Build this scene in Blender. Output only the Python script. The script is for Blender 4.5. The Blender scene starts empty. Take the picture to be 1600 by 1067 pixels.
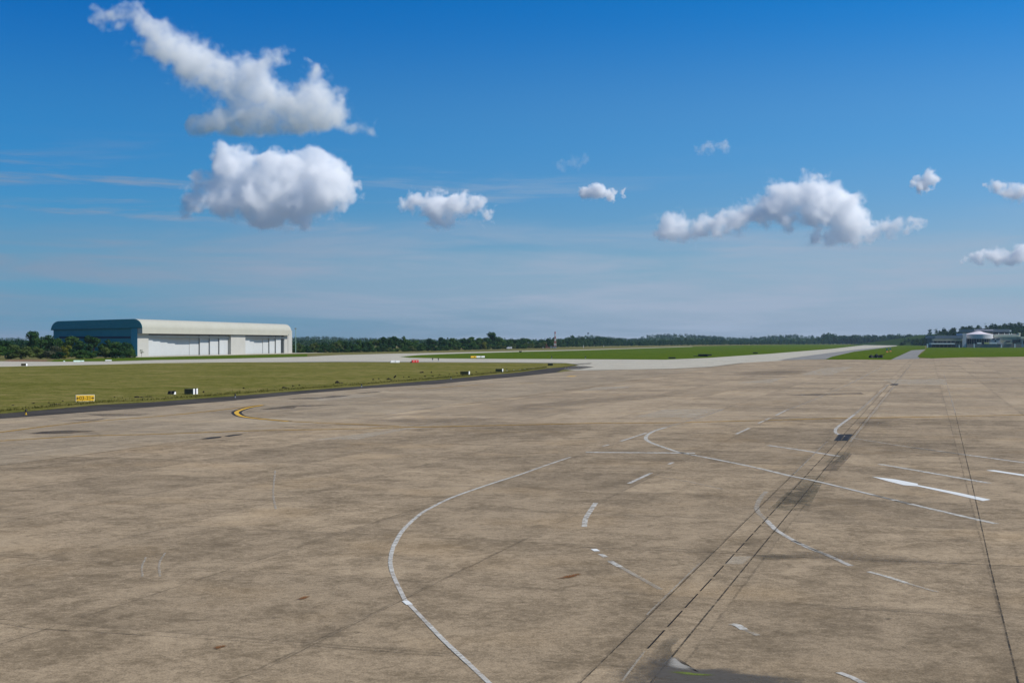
import bpy, bmesh, math, random
import numpy as np
from mathutils import Vector, Matrix
R = math.radians
random.seed(7)
sc = bpy.context.scene
COL = sc.collection

# ------------------------------------------------------------------ camera
W_PX, H_PX = 1600.0, 1067.0
FPX, CXP, HOR, EYE = 2050.0, 800.0, 534.0, 6.7
cd = bpy.data.cameras.new("camera")
cam = bpy.data.objects.new("camera", cd)
COL.objects.link(cam)
cam.location = (0, 0, EYE)
cam.rotation_euler = (R(90), 0, 0)
cd.sensor_width = 36.0
cd.lens = 36.0 * FPX / W_PX
cd.shift_y = (HOR - H_PX / 2) / W_PX
cd.clip_start, cd.clip_end = 0.1, 80000
sc.camera = cam

# ------------------------------------------------------------------ light
SUN_AZ, SUN_EL = R(96), R(43)          # azimuth clockwise from the view direction (+Y)
sd = Vector((math.sin(SUN_AZ) * math.cos(SUN_EL), math.cos(SUN_AZ) * math.cos(SUN_EL), math.sin(SUN_EL)))
sl = bpy.data.lights.new("sun", 'SUN')
sl.energy = 4.8
sl.angle = R(0.5)
sl.color = (1.0, 0.95, 0.87)
so = bpy.data.objects.new("sun", sl)
so.rotation_euler = (-sd).to_track_quat('-Z', 'Y').to_euler()
COL.objects.link(so)

sc.view_settings.view_transform = 'Standard'
sc.view_settings.look = 'None'
sc.view_settings.exposure = 0.0
sc.view_settings.gamma = 1.0
sc.cycles.use_denoising = True
sc.cycles.max_bounces = 36
sc.cycles.diffuse_bounces = 3
sc.cycles.glossy_bounces = 2
sc.cycles.volume_bounces = 32
sc.cycles.transparent_max_bounces = 36
sc.cycles.volume_max_steps = 256


class NB:
    """small helper for writing node trees"""
    def __init__(s, tree):
        s.t = tree
        s.t.nodes.clear()

    def n(s, typ, inp=None, **props):
        nd = s.t.nodes.new(typ)
        for k, v in props.items():
            setattr(nd, k, v)
        for k, v in (inp or {}).items():
            s.set(nd.inputs[k], v)
        return nd

    def set(s, sock, v):
        if isinstance(v, bpy.types.NodeSocket):
            s.t.links.new(v, sock)
        elif hasattr(sock, 'default_value'):
            if isinstance(v, (tuple, list)) and len(v) == 3 and sock.type == 'RGBA':
                v = (*v, 1.0)
            sock.default_value = v

    def m(s, op, a, b=0.0, c=0.0, clamp=False):
        nd = s.n('ShaderNodeMath', {0: a, 1: b, 2: c}, operation=op)
        nd.use_clamp = clamp
        return nd.outputs[0]

    def vm(s, op, a, b=(0, 0, 0)):
        nd = s.n('ShaderNodeVectorMath', {0: a}, operation=op)
        if op == 'SCALE':
            s.set(nd.inputs['Scale'], b)
        else:
            s.set(nd.inputs[1], b)
        return nd.outputs['Value'] if op in ('DOT_PRODUCT', 'DISTANCE', 'LENGTH') else nd.outputs['Vector']

    def noise(s, vec, scale, detail=4.0, rough=0.55, dist=0.0):
        return s.n('ShaderNodeTexNoise', {'Vector': vec, 'Scale': scale, 'Detail': detail, 'Roughness': rough, 'Distortion': dist}).outputs['Fac']

    def ss(s, x, lo, hi):
        return s.n('ShaderNodeMapRange', {'Value': x, 'From Min': lo, 'From Max': hi, 'To Min': 0.0, 'To Max': 1.0}, interpolation_type='SMOOTHSTEP').outputs['Result']

    def mr(s, x, lo, hi, a, b):
        return s.n('ShaderNodeMapRange', {'Value': x, 'From Min': lo, 'From Max': hi, 'To Min': a, 'To Max': b}).outputs['Result']

    def mix(s, f, a, b, blend='MIX'):
        nd = s.n('ShaderNodeMix', data_type='RGBA', blend_type=blend)
        s.set(nd.inputs['Factor'], f)
        s.set(nd.inputs[6], a)
        s.set(nd.inputs[7], b)
        return nd.outputs[2]


# ------------------------------------------------------------------ sky (world)
wd = bpy.data.worlds.new("World")
sc.world = wd
wd.use_nodes = True
b = NB(wd.node_tree)
sky = b.n('ShaderNodeTexSky', sky_type='NISHITA')
sky.sun_disc = False
sky.sun_elevation = SUN_EL
sky.sun_rotation = SUN_AZ
sky.altitude = 0
sky.air_density = 1.0
sky.dust_density = 0.3
sky.ozone_density = 4.0
tc = b.n('ShaderNodeTexCoord').outputs['Generated']
sp = b.n('ShaderNodeSeparateXYZ', {0: tc})
ez = sp.outputs['Z']
hsv = sky.outputs[0]
# dry, clean air: the polarised blue deepens with height and away from the sun
cr = b.n('ShaderNodeValToRGB', {0: b.mr(ez, 0.0, 0.5, 0.0, 1.0)})
cr.color_ramp.interpolation = 'EASE'
els = cr.color_ramp.elements
for pos, c in ((0.0, (0.38, 0.64, 1.16)), (0.13, (0.42, 0.76, 1.08)), (0.32, (0.27, 0.79, 1.20)), (0.52, (0.05, 0.67, 1.26)), (1.0, (0.18, 0.78, 1.15))):
    e = els[0] if pos == 0.0 else (els[len(els) - 1] if pos == 1.0 else els.new(pos))
    e.position, e.color = pos, (*c, 1)
azt = b.n('ShaderNodeMath', {0: sp.outputs['X'], 1: sp.outputs['Y']}, operation='ARCTAN2').outputs[0]
tint = b.mix(b.ss(azt, -0.5, 0.5), (0.50, 0.80, 0.87), (1.5, 1.14, 1.06))
hsv = b.mix(1.0, b.mix(1.0, hsv, cr.outputs[0], 'MULTIPLY'), tint, 'MULTIPLY')
# thin veils of high cloud: streaks that lie level
az = b.m('ARCTAN2', sp.outputs['X'], sp.outputs['Y'])
sv = b.n('ShaderNodeCombineXYZ', {0: b.m('MULTIPLY', az, 5.0), 1: b.m('MULTIPLY', ez, 55.0), 2: 3.7}).outputs[0]
st = b.noise(sv, 1.0, 6.0, 0.62, 0.4)
sv2 = b.n('ShaderNodeCombineXYZ', {0: b.m('MULTIPLY', az, 2.2), 1: b.m('MULTIPLY', ez, 20.0), 2: 9.1}).outputs[0]
st2 = b.noise(sv2, 1.0, 3.0, 0.5)
low = b.ss(b.m('MULTIPLY_ADD', b.m('SUBTRACT', st2, 0.5), 0.10, ez), 0.105, 0.062)
veil = b.m('MULTIPLY', low, b.m('ADD', b.m('MULTIPLY', b.ss(st, 0.36, 0.66), 0.55), b.m('MULTIPLY', b.ss(st2, 0.36, 0.60), 0.5)))
skyc = b.mix(b.m('MAXIMUM', b.m('MULTIPLY', veil, 0.9), b.m('MULTIPLY', b.m('MULTIPLY', b.ss(st, 0.46, 0.66), b.m('MULTIPLY', b.ss(azt, 0.34, -0.34), b.ss(ez, 0.155, 0.11))), 0.75)), b.mix(0.0, hsv, hsv), b.mix(b.ss(azt, -0.45, 0.08), (2.5, 3.25, 4.55), (3.95, 4.85, 6.3)))
bg = b.n('ShaderNodeBackground', {'Color': skyc, 'Strength': 0.09})
b.t.links.new(bg.outputs[0], b.n('ShaderNodeOutputWorld').inputs[0])


# ------------------------------------------------------------------ helpers
def G(px, py, z=0.0):
    """point of the ground (height z) that the photograph shows at a pixel"""
    y = (EYE - z) * FPX / (py - HOR)
    return Vector(((px - CXP) / FPX * y, y, z))


def WP(px, py, y):
    """point of the plane at distance y"""
    return Vector(((px - CXP) / FPX * y, y, EYE + (HOR - py) / FPX * y))


def tag(o, label=None, cat=None, group=None, kind=None):
    for k, v in (('label', label), ('category', cat), ('group', group), ('kind', kind)):
        if v:
            o[k] = v
    return o


def link(name, me, mat=None, parent=None):
    o = bpy.data.objects.new(name, me)
    COL.objects.link(o)
    if mat is not None:
        me.materials.append(mat)
    if parent is not None:
        o.parent = parent
    return o


def empty(name, loc, rz=0.0, label=None, cat=None, group=None):
    o = bpy.data.objects.new(name, None)
    o.location = loc
    o.rotation_euler = (0, 0, rz)
    o.empty_display_size = 0.3
    COL.objects.link(o)
    return tag(o, label, cat, group)


def copy_tree(o, parent=None):
    c = o.copy()
    COL.objects.link(c)
    c.parent = parent
    for ch in list(o.children):
        copy_tree(ch, c)
    return c


class MB:
    """collects shapes and links them as one mesh object"""
    def __init__(s):
        s.v, s.f = [], []

    def add(s, vs, fs):
        o = len(s.v)
        s.v += [tuple(v) for v in vs]
        s.f += [tuple(i + o for i in f) for f in fs]
        return s

    def box(s, x0, x1, y0, y1, z0, z1):
        vs = [(x, y, z) for z in (z0, z1) for y in (y0, y1) for x in (x0, x1)]
        return s.add(vs, [(0, 2, 3, 1), (4, 5, 7, 6), (0, 1, 5, 4), (2, 6, 7, 3), (0, 4, 6, 2), (1, 3, 7, 5)])

    def prism(s, prof, x0, x1):
        """profile (y, z) extruded along x"""
        n = len(prof)
        vs = [(x0, p[0], p[1]) for p in prof] + [(x1, p[0], p[1]) for p in prof]
        fs = [(i, (i + 1) % n, (i + 1) % n + n, i + n) for i in range(n)]
        return s.add(vs, fs + [tuple(range(n - 1, -1, -1)), tuple(range(n, 2 * n))])

    def tube(s, a, bb, ra, rb=None, n=8):
        a, bb = Vector(a), Vector(bb)
        rb = ra if rb is None else rb
        d = (bb - a).normalized()
        u = d.orthogonal().normalized()
        w = d.cross(u)
        vs = []
        for p, r in ((a, ra), (bb, rb)):
            for i in range(n):
                t = 2 * math.pi * i / n
                vs.append(p + u * (math.cos(t) * r) + w * (math.sin(t) * r))
        fs = [(i, (i + 1) % n, (i + 1) % n + n, i + n) for i in range(n)]
        return s.add(vs, fs + [tuple(range(n - 1, -1, -1)), tuple(range(n, 2 * n))])

    def lathe(s, prof, n=24, c=(0, 0)):
        vs = [(c[0] + math.cos(2 * math.pi * i / n) * r, c[1] + math.sin(2 * math.pi * i / n) * r, z) for r, z in prof for i in range(n)]
        fs = []
        for k in range(len(prof) - 1):
            fs += [(k * n + i, k * n + (i + 1) % n, (k + 1) * n + (i + 1) % n, (k + 1) * n + i) for i in range(n)]
        fs += [tuple(range(n - 1, -1, -1)), tuple(range((len(prof) - 1) * n, len(prof) * n))]
        return s.add(vs, fs)

    def build(s, name, mat, parent=None, smooth=False, bevel=0.0):
        me = bpy.data.meshes.new(name)
        me.from_pydata(s.v, [], s.f)
        bm = bmesh.new()
        bm.from_mesh(me)
        bmesh.ops.recalc_face_normals(bm, faces=bm.faces)
        if bevel:
            bmesh.ops.bevel(bm, geom=[e for e in bm.edges if e.calc_face_angle(0) > 0.6], offset=bevel, segments=2, affect='EDGES', profile=0.5)
        bm.to_mesh(me)
        bm.free()
        if smooth:
            me.shade_smooth()
        return link(name, me, mat, parent)


# ------------------------------------------------------------------ materials
def mat_new(name):
    m = bpy.data.materials.new(name)
    m.use_nodes = True
    return m, NB(m.node_tree)


def finish(b, shader):
    b.t.links.new(shader, b.n('ShaderNodeOutputMaterial').inputs['Surface'])


def plain(name, col, rough=0.6, var=0.12, scale=2.0, metal=0.0, spec=0.3):
    """painted / weathered surface with a little uneven dirt"""
    m, b = mat_new(name)
    p = b.n('ShaderNodeTexCoord').outputs['Object']
    f = b.noise(p, scale, 6, 0.65)
    f2 = b.noise(p, scale * 9, 3, 0.6)
    k = b.m('ADD', b.m('MULTIPLY', f, 0.7), b.m('MULTIPLY', f2, 0.3))
    c = b.mix(b.ss(k, 0.3, 0.7), tuple(x * (1 - var) for x in col), tuple(min(1, x * (1 + var)) for x in col))
    s = b.n('ShaderNodeBsdfPrincipled', {'Base Color': c, 'Roughness': b.mr(k, 0.3, 0.7, min(1, rough + 0.1), rough - 0.1), 'Metallic': metal, 'Specular IOR Level': spec})
    finish(b, s.outputs[0])
    return m


DIR = Vector((651.0, FPX, 0)).normalized()          # the slabs of the apron run this way
PER = Vector((DIR.y, -DIR.x, 0))
P_DR = G(1115, 862.6)                               # a slab corner on the drain's edge
SLAB_S, SLAB_T = 6.5, 7.72


def concrete(name, dark, light, contrast=1.0, joints=True, slab_var=0.15):
    m, b = mat_new(name)
    p = b.n('ShaderNodeNewGeometry').outputs['Position']
    big = b.noise(p, 0.055, 5, 0.6, 0.6)
    mid = b.noise(p, 0.45, 7, 0.68, 0.5)
    fin = b.noise(p, 5.5, 5, 0.7)
    spk = b.noise(p, 22.0, 4, 0.75)
    s = b.m('SUBTRACT', b.vm('DOT_PRODUCT', p, tuple(PER)), P_DR.dot(PER))
    t = b.m('SUBTRACT', b.vm('DOT_PRODUCT', p, tuple(DIR)), P_DR.dot(DIR))
    # old traffic wiped the dirt along the slabs
    sv = b.n('ShaderNodeCombineXYZ', {0: b.m('MULTIPLY', s, 0.5), 1: b.m('MULTIPLY', t, 0.09), 2: 0.0}).outputs[0]
    strk = b.noise(sv, 1.0, 5, 0.6, 0.3)
    sr = b.m('SUBTRACT', s, b.m('MULTIPLY', b.m('GREATER_THAN', s, 0.7), 1.7))
    su, tu = b.m('DIVIDE', sr, SLAB_S), b.m('DIVIDE', t, SLAB_T)
    cid = b.n('ShaderNodeCombineXYZ', {0: b.m('FLOOR', su), 1: b.m('FLOOR', tu), 2: 0.0}).outputs[0]
    wn = b.n('ShaderNodeTexWhiteNoise', {'Vector': cid}, noise_dimensions='2D').outputs['Value']
    k = b.m('MULTIPLY', big, 0.24)
    k = b.m('MULTIPLY_ADD', mid, 0.34, k)
    k = b.m('MULTIPLY_ADD', strk, 0.16, k)
    k = b.m('MULTIPLY_ADD', fin, 0.26, k)
    k = b.m('MULTIPLY_ADD', b.m('SUBTRACT', b.noise(p, 1.3, 8, 0.72, 1.2), 0.5), 0.35, k)
    k = b.ss(k, 0.5 - 0.16 / contrast, 0.5 + 0.14 / contrast)
    c = b.mix(k, dark, light)
    hue = b.noise(p, 0.16, 3, 0.5)
    c = b.mix(b.m('MULTIPLY', b.ss(hue, 0.5, 0.72), 0.22), c, (light[0] * 1.05, light[1] * 0.93, light[2] * 0.72))
    v = b.mr(wn, 0, 1, 1 - slab_var, 1 + slab_var)
    v = b.m('MULTIPLY', v, b.mr(spk, 0.3, 0.7, 0.66, 1.28))
    # pits and oil spots
    pit = b.ss(b.noise(p, 3.2, 5, 0.8), 0.60, 0.70)
    oil = b.m('MULTIPLY', b.ss(b.noise(p, 0.33, 6, 0.7, 0.8), 0.58, 0.72), 0.30)
    v = b.m('MULTIPLY', v, b.m('SUBTRACT', 1.0, b.m('MULTIPLY', pit, 0.36)))
    v = b.m('MULTIPLY', v, b.m('SUBTRACT', 1.0, oil))
    if joints:
        wob = b.m('MULTIPLY', b.m('SUBTRACT', b.noise(p, 3.0, 3), 0.5), 0.02)
        js = b.m('MULTIPLY', b.m('ABSOLUTE', b.m('SUBTRACT', b.m('FRACT', b.m('ADD', su, b.m('ADD', wob, 0.5))), 0.5)), SLAB_S)
        jt = b.m('MULTIPLY', b.m('ABSOLUTE', b.m('SUBTRACT', b.m('FRACT', b.m('ADD', tu, b.m('ADD', wob, 0.5))), 0.5)), SLAB_T)
        j = b.m('MAXIMUM', b.ss(js, 0.055, 0.01), b.ss(jt, 0.06, 0.01))
        wear = b.ss(b.noise(p, 0.6, 4, 0.7), 0.36, 0.6)
        v = b.m('MULTIPLY', v, b.m('SUBTRACT', 1.0, b.m('MULTIPLY', b.m('MULTIPLY', j, wear), 0.34)))
        halo = b.m('MAXIMUM', b.ss(js, 0.5, 0.05), b.ss(jt, 0.5, 0.05))
        v = b.m('MULTIPLY', v, b.m('SUBTRACT', 1.0, b.m('MULTIPLY', b.m('MULTIPLY', halo, b.ss(strk, 0.42, 0.62)), 0.14)))
    c = b.vm('SCALE', c, v)
    bp = b.n('ShaderNodeBump', {'Strength': 0.35, 'Distance': 0.02, 'Height': b.m('ADD', fin, b.m('MULTIPLY', spk, 0.4))})
    sh = b.n('ShaderNodeBsdfPrincipled', {'Base Color': c, 'Roughness': 0.85, 'Specular IOR Level': 0.13, 'Normal': bp.outputs[0]})
    finish(b, sh.outputs[0])
    return m


def grass_mat(name, ca, cb, cdry, dry=0.5, sc_=1.0, bump=0.9):
    m, b = mat_new(name)
    p = b.n('ShaderNodeNewGeometry').outputs['Position']
    a = b.noise(p, 0.045 * sc_, 6, 0.65, 0.5)
    d = b.noise(p, 0.35 * sc_, 6, 0.7, 0.4)
    e = b.noise(p, 3.5, 5, 0.7)
    k = b.m('ADD', b.m('MULTIPLY', a, 0.22), b.m('ADD', b.m('MULTIPLY', d, 0.43), b.m('MULTIPLY', e, 0.35)))
    c = b.mix(b.ss(k, 0.39, 0.61), ca, cb)
    c = b.mix(b.m('MULTIPLY', b.ss(b.m('ADD', b.m('MULTIPLY', d, 0.6), b.m('MULTIPLY', a, 0.4)), 0.46, 0.66), dry), c, cdry)
    c = b.vm('SCALE', c, b.mr(e, 0.3, 0.7, 0.72, 1.25))
    bp = b.n('ShaderNodeBump', {'Strength': bump, 'Distance': 0.12, 'Height': b.noise(p, 6.0, 4, 0.7)})
    sh = b.n('ShaderNodeBsdfPrincipled', {'Base Color': c, 'Roughness': 1.0, 'Specular IOR Level': 0.0, 'Normal': bp.outputs[0]})
    finish(b, sh.outputs[0])
    return m


def asphalt(name, dark, light):
    m, b = mat_new(name)
    p = b.n('ShaderNodeNewGeometry').outputs['Position']
    k = b.m('ADD', b.m('MULTIPLY', b.noise(p, 0.12, 5, 0.6, 0.5), 0.5), b.m('ADD', b.m('MULTIPLY', b.noise(p, 1.1, 6, 0.7), 0.3), b.m('MULTIPLY', b.noise(p, 14, 3, 0.7), 0.2)))
    c = b.mix(b.ss(k, 0.38, 0.62), dark, light)
    bp = b.n('ShaderNodeBump', {'Strength': 0.4, 'Distance': 0.015, 'Height': b.noise(p, 20, 4, 0.7)})
    sh = b.n('ShaderNodeBsdfPrincipled', {'Base Color': c, 'Roughness': 0.95, 'Specular IOR Level': 0.06, 'Normal': bp.outputs[0]})
    finish(b, sh.outputs[0])
    return m


def worn(name, col, cover, scale=1.6, soft=0.18, rough=0.75, var=0.15, fine=9.0):
    """paint, stain or crack filler worn through to what lies under it; cover 0..1"""
    m, b = mat_new(name)
    p = b.n('ShaderNodeNewGeometry').outputs['Position']
    k = b.m('ADD', b.m('MULTIPLY', b.noise(p, scale, 6, 0.7, 0.3), 0.6), b.m('MULTIPLY', b.noise(p, fine, 4, 0.7), 0.4))
    th = 0.68 - 0.36 * cover
    a = b.ss(k, th - soft, th + soft)
    c = b.mix(b.noise(p, 4.0, 4, 0.7), tuple(x * (1 - var) for x in col), tuple(min(1, x * (1 + var)) for x in col))
    sh = b.n('ShaderNodeBsdfPrincipled', {'Base Color': c, 'Roughness': rough, 'Specular IOR Level': 0.08})
    tr = b.n('ShaderNodeBsdfTransparent')
    mx = b.n('ShaderNodeMixShader', {0: a, 1: tr.outputs[0], 2: sh.outputs[0]})
    finish(b, mx.outputs[0])
    return m


def stain(name, col, strength, scale=0.8, rough=0.8, edge=True, spec=0.2):
    """soft-edged stain: the sheet's own 0..1 edge fade breaks up with noise"""
    m, b = mat_new(name)
    p = b.n('ShaderNodeNewGeometry').outputs['Position']
    e = b.n('ShaderNodeAttribute', attribute_name='fade').outputs['Fac']
    k = b.m('ADD', b.m('MULTIPLY', b.noise(p, scale, 6, 0.7, 0.4), 0.65), b.m('MULTIPLY', b.noise(p, scale * 9, 4, 0.7), 0.35))
    a = b.ss(b.m('ADD', b.m('MULTIPLY', k, 1.3), b.m('MULTIPLY', e, 0.55)), 0.68, 1.20)
    a = b.m('MULTIPLY', b.m('MULTIPLY', a, b.ss(e, 0.0, 0.7)), strength)
    sh = b.n('ShaderNodeBsdfPrincipled', {'Base Color': col, 'Roughness': rough, 'Specular IOR Level': spec})
    tr = b.n('ShaderNodeBsdfTransparent')
    mx = b.n('ShaderNodeMixShader', {0: a, 1: tr.outputs[0], 2: sh.outputs[0]})
    finish(b, mx.outputs[0])
    return m


def leaf_mat(name, dark, light, scale=0.6):
    m, b = mat_new(name)
    p = b.n('ShaderNodeNewGeometry').outputs['Position']
    k = b.m('ADD', b.m('MULTIPLY', b.noise(p, scale, 4, 0.6), 0.6), b.m('MULTIPLY', b.noise(p, scale * 0.25, 2), 0.4))
    c = b.mix(b.ss(k, 0.36, 0.64), dark, light)
    d = b.n('ShaderNodeBsdfDiffuse', {'Color': c, 'Roughness': 0.5})
    t = b.n('ShaderNodeBsdfTranslucent', {'Color': b.vm('SCALE', c, 0.8)})
    mx = b.n('ShaderNodeMixShader', {0: 0.25, 1: d.outputs[0], 2: t.outputs[0]})
    finish(b, mx.outputs[0])
    return m


M = dict(
    apron=concrete('apron_concrete', (0.160, 0.117, 0.069), (0.366, 0.276, 0.175), 1.2),
    lane=concrete('lane_concrete', (0.203, 0.155, 0.099), (0.380, 0.298, 0.199), 1.05, slab_var=0.13),
    taxi=concrete('taxiway_concrete', (0.345, 0.31, 0.24), (0.50, 0.46, 0.37), 0.7, joints=False, slab_var=0.05),
    asphalt=asphalt('shoulder_asphalt', (0.040, 0.035, 0.030), (0.075, 0.066, 0.056)),
    road=asphalt('road_asphalt', (0.17, 0.165, 0.155), (0.26, 0.25, 0.23)),
    grass=grass_mat('dry_grass', (0.095, 0.100, 0.020), (0.190, 0.172, 0.048), (0.25, 0.195, 0.085), 0.6),
    green=grass_mat('green_grass', (0.044, 0.082, 0.007), (0.090, 0.132, 0.012), (0.13, 0.125, 0.025), 0.30, bump=0.15),
    field=grass_mat('far_field_grass', (0.10, 0.105, 0.035), (0.17, 0.155, 0.06), (0.22, 0.16, 0.09), 0.6, bump=0.0),
    hill=grass_mat('hill_ground', (0.024, 0.050, 0.017), (0.042, 0.072, 0.024), (0.06, 0.08, 0.03), 0.2, bump=0.0),
    white=worn('white_paint', (0.54, 0.515, 0.46), 0.60, 2.6),
    white_thin=worn('thin_white_paint', (0.50, 0.47, 0.42), 0.66, 1.8),
    white_faint=worn('faint_white_paint', (0.42, 0.37, 0.30), 0.46, 1.4, 0.28),
    fresh=worn('fresh_white_paint', (0.66, 0.66, 0.63), 1.1, 2.5, 0.1),
    yellow=worn('faint_yellow_paint', (0.40, 0.235, 0.05), 0.58, 0.35, 0.28),
    yellow_fresh=worn('yellow_paint', (0.60, 0.35, 0.045), 1.2, 1.5, 0.1),
    black=worn('black_paint', (0.03, 0.03, 0.032), 1.1, 1.0, 0.12),
    tar=worn('tar_patch', (0.060, 0.050, 0.044), 0.42, 0.3, 0.25),
    tar_faint=worn('faint_tar_patch', (0.105, 0.090, 0.078), 0.34, 0.25, 0.28),
    crack=worn('joint_filler', (0.045, 0.038, 0.030), 0.55, 1.0, 0.15),
    crack_faint=worn('faint_joint_filler', (0.085, 0.068, 0.050), 0.32, 0.8, 0.25),
    slot=worn('drain_slot', (0.018, 0.016, 0.015), 1.1, 2.0, 0.1),
)


# ------------------------------------------------------------------ ground and pavements
def sheet(name, pts, z, mat, kind='structure', label=None, cat=None):
    me = bpy.data.meshes.new(name)
    vs = [tuple(G(*p, z=z)) if len(p) == 2 else (p[0], p[1], z) for p in pts]
    bm = bmesh.new()
    f = bm.faces.new([bm.verts.new(v) for v in vs])
    bm.normal_update()
    if f.normal.z < 0:
        f.normal_flip()
    bmesh.ops.triangulate(bm, faces=[f])
    bm.to_mesh(me)
    bm.free()
    return tag(link(name, me, mat), label, cat, None, kind)


def V(x, y):
    return (x, y, 0)


def smooth_line(pts, n=6):
    """Catmull-Rom through ground points"""
    P = [Vector(p) for p in pts]
    if len(P) < 3:
        return P
    P = [P[0] * 2 - P[1]] + P + [P[-1] * 2 - P[-2]]
    out = []
    for i in range(1, len(P) - 2):
        a, b_, c, d = P[i - 1:i + 3]
        for k in range(n):
            t = k / n
            out.append(0.5 * ((2 * b_) + (c - a) * t + (2 * a - 5 * b_ + 4 * c - d) * t * t + (3 * b_ - a - 3 * c + d) * t ** 3))
    out.append(P[-2])
    return out


def strip(name, pts, width, z, mat, smooth=True, label=None, widths=None):
    """painted line, joint or crack lying on the pavement"""
    P = [G(*p, z=z) for p in pts]
    if smooth:
        P = smooth_line(P)
    else:
        P = [Vector(p) for p in P]
    vs, fs = [], []
    for i, p in enumerate(P):
        d = (P[min(i + 1, len(P) - 1)] - P[max(i - 1, 0)]).normalized()
        w = width if widths is None else widths[0] + (widths[1] - widths[0]) * i / max(1, len(P) - 1)
        nrm = Vector((-d.y, d.x, 0)) * (w / 2)
        vs += [p + nrm, p - nrm]
        if i:
            k = 2 * i
            fs.append((k - 2, k - 1, k + 1, k))
    mb = MB()
    mb.add(vs, fs)
    me = bpy.data.meshes.new(name)
    me.from_pydata([tuple(v) for v in vs], [], fs)
    bm = bmesh.new()
    bm.from_mesh(me)
    bm.normal_update()
    for f in bm.faces:
        if f.normal.z < 0:
            f.normal_flip()
    bm.to_mesh(me)
    bm.free()
    return tag(link(name, me, mat), label, None, None, 'structure')


def blotch(name, pts, z, mat, label=None):
    """soft stain: polygon given by pixels, fades from its middle to its edge"""
    P = [G(*p, z=z) for p in pts]
    P = smooth_line(P + [P[0]], 4)[:-1]
    c = sum(P, Vector()) / len(P)
    n = len(P)
    vs, fs, fade = [], [], []
    rings = (1.0, 0.7, 0.35)
    for r in rings:
        vs += [c + (p - c) * r for p in P]
    vs.append(c)
    fade = [0.0] * n + [0.45] * n + [0.8] * n + [1.0]
    for k in range(2):
        fs += [(k * n + i, k * n + (i + 1) % n, (k + 1) * n + (i + 1) % n, (k + 1) * n + i) for i in range(n)]
    fs += [(2 * n + i, 2 * n + (i + 1) % n, 3 * n) for i in range(n)]
    me = bpy.data.meshes.new(name)
    me.from_pydata([tuple(v) for v in vs], [], fs)
    at = me.attributes.new('fade', 'FLOAT', 'POINT')
    at.data.foreach_set('value', fade)
    bm = bmesh.new()
    bm.from_mesh(me)
    bm.normal_update()
    for f in bm.faces:
        if f.normal.z < 0:
            f.normal_flip()
    bm.to_mesh(me)
    bm.free()
    return tag(link(name, me, mat), label, None, None, 'structure')


me = bpy.data.meshes.new('ground')
me.from_pydata([(-4500, -200, 0), (4500, -200, 0), (4500, 6200, 0), (-4500, 6200, 0)], [], [(0, 1, 2, 3)])
tag(link('ground', me, M['field']), kind='structure')

Z1, Z2, Z3 = 0.036, 0.040, 0.05
near = 1250   # the pavement runs on behind and beside the camera
SH_TOP = [(-40, 649), (0, 644.5), (75, 638), (151, 631), (240, 626.5), (367, 617), (480, 608), (564, 602), (680, 592.6), (735, 587.6), (756, 585.4), (810, 580.8), (855, 574.8), (874, 573)]
SH_BOT = [(-40, 659), (0, 654), (117, 645), (240, 635.6), (360, 626), (480, 614.3), (580, 606), (680, 600), (756, 593), (812, 588), (869, 582), (900, 579), (930, 575.5)]
ap = [V(-30, -60), V(-130, -40)] + SH_BOT[:-2] + [(900, 578.7), (1050, 576), (1110, 573), (1167, 566), (1215, 562), (1300, 561.8), (1395, 561.6), (1437, 560), (1500, 558), (1600, 557), (1800, 556)] + [V(400, -60)]
sheet('apron', ap, Z1, M['apron'])
lane = SH_BOT[:-2] + [(900, 578.7), (1050, 576), (1110, 573), (1167, 566), (1070, 582), (880, 609.7), (600, 647), (447, 667), (315, 685), (160, 705.5), (0, 727), (-60, 735)]
sheet('taxiway_lane', lane, Z2, M['lane'])
M['far_lane'] = concrete('far_lane_concrete', (0.212, 0.158, 0.098), (0.392, 0.300, 0.196), 1.1, slab_var=0.17)
sheet('taxiway_lane', [(905, 609), (1070, 582.4), (1167, 566.4), (1215, 562.3), (1300, 562), (1395, 561.9), (1437, 560.3), (1500, 558.3), (1600, 557.3), (1800, 556.4), (1800, 645), (1600, 648.5), (1400, 652.5), (1300, 654), (1175, 657.5), (1060, 660.5), (925, 661.5), (750, 665.5), (640, 666.5), (520, 658)], Z2 - .002, M['far_lane'])
sheet('taxiway_shoulder', SH_TOP + [(884, 575.5)] + SH_BOT[-3::-1], Z2 + 0.015, M['asphalt'])
tw = [(-150, 566.5), (0, 564.4), (80, 565.2), (178, 564.4), (240, 562.6), (339, 560.8), (480, 557.3), (530, 554.7), (620, 552.4), (680, 551.4), (810, 548.3), (900, 546.6), (1080, 541.2), (1085, 541.6),
      (900, 547.8), (810, 549.7), (700, 553.0), (655, 554.8), (625, 557.2), (640, 558.6), (700, 559.8), (800, 560.4), (900, 560.8), (1040, 561.6), (1110, 558.6), (1200, 552.5), (1300, 544.7), (1356, 538.6), (1402, 538.5), (1401, 540.7), (1339, 546.2), (1300, 551.2), (1250, 557.8), (1220, 563.5),
      (1167, 566.5), (1110, 573.4), (1050, 576.4), (900, 578.9), (880, 577), (905, 570), (885, 567.2), (800, 566.2), (680, 565.6), (530, 564.6), (480, 565.3), (339, 566.2), (240, 567.5), (178, 569.3), (80, 571.5), (0, 573), (-150, 576)]
sheet('taxiway', tw, Z2, M['taxi'])
sheet('taxiway_shoulder', [(400, 565.6), (530, 564.4), (680, 565.2), (800, 565.8), (880, 566.6), (880, 567.6), (800, 567.2), (680, 566.5), (530, 565.9), (400, 566.4)], Z3, M['road'])
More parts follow.
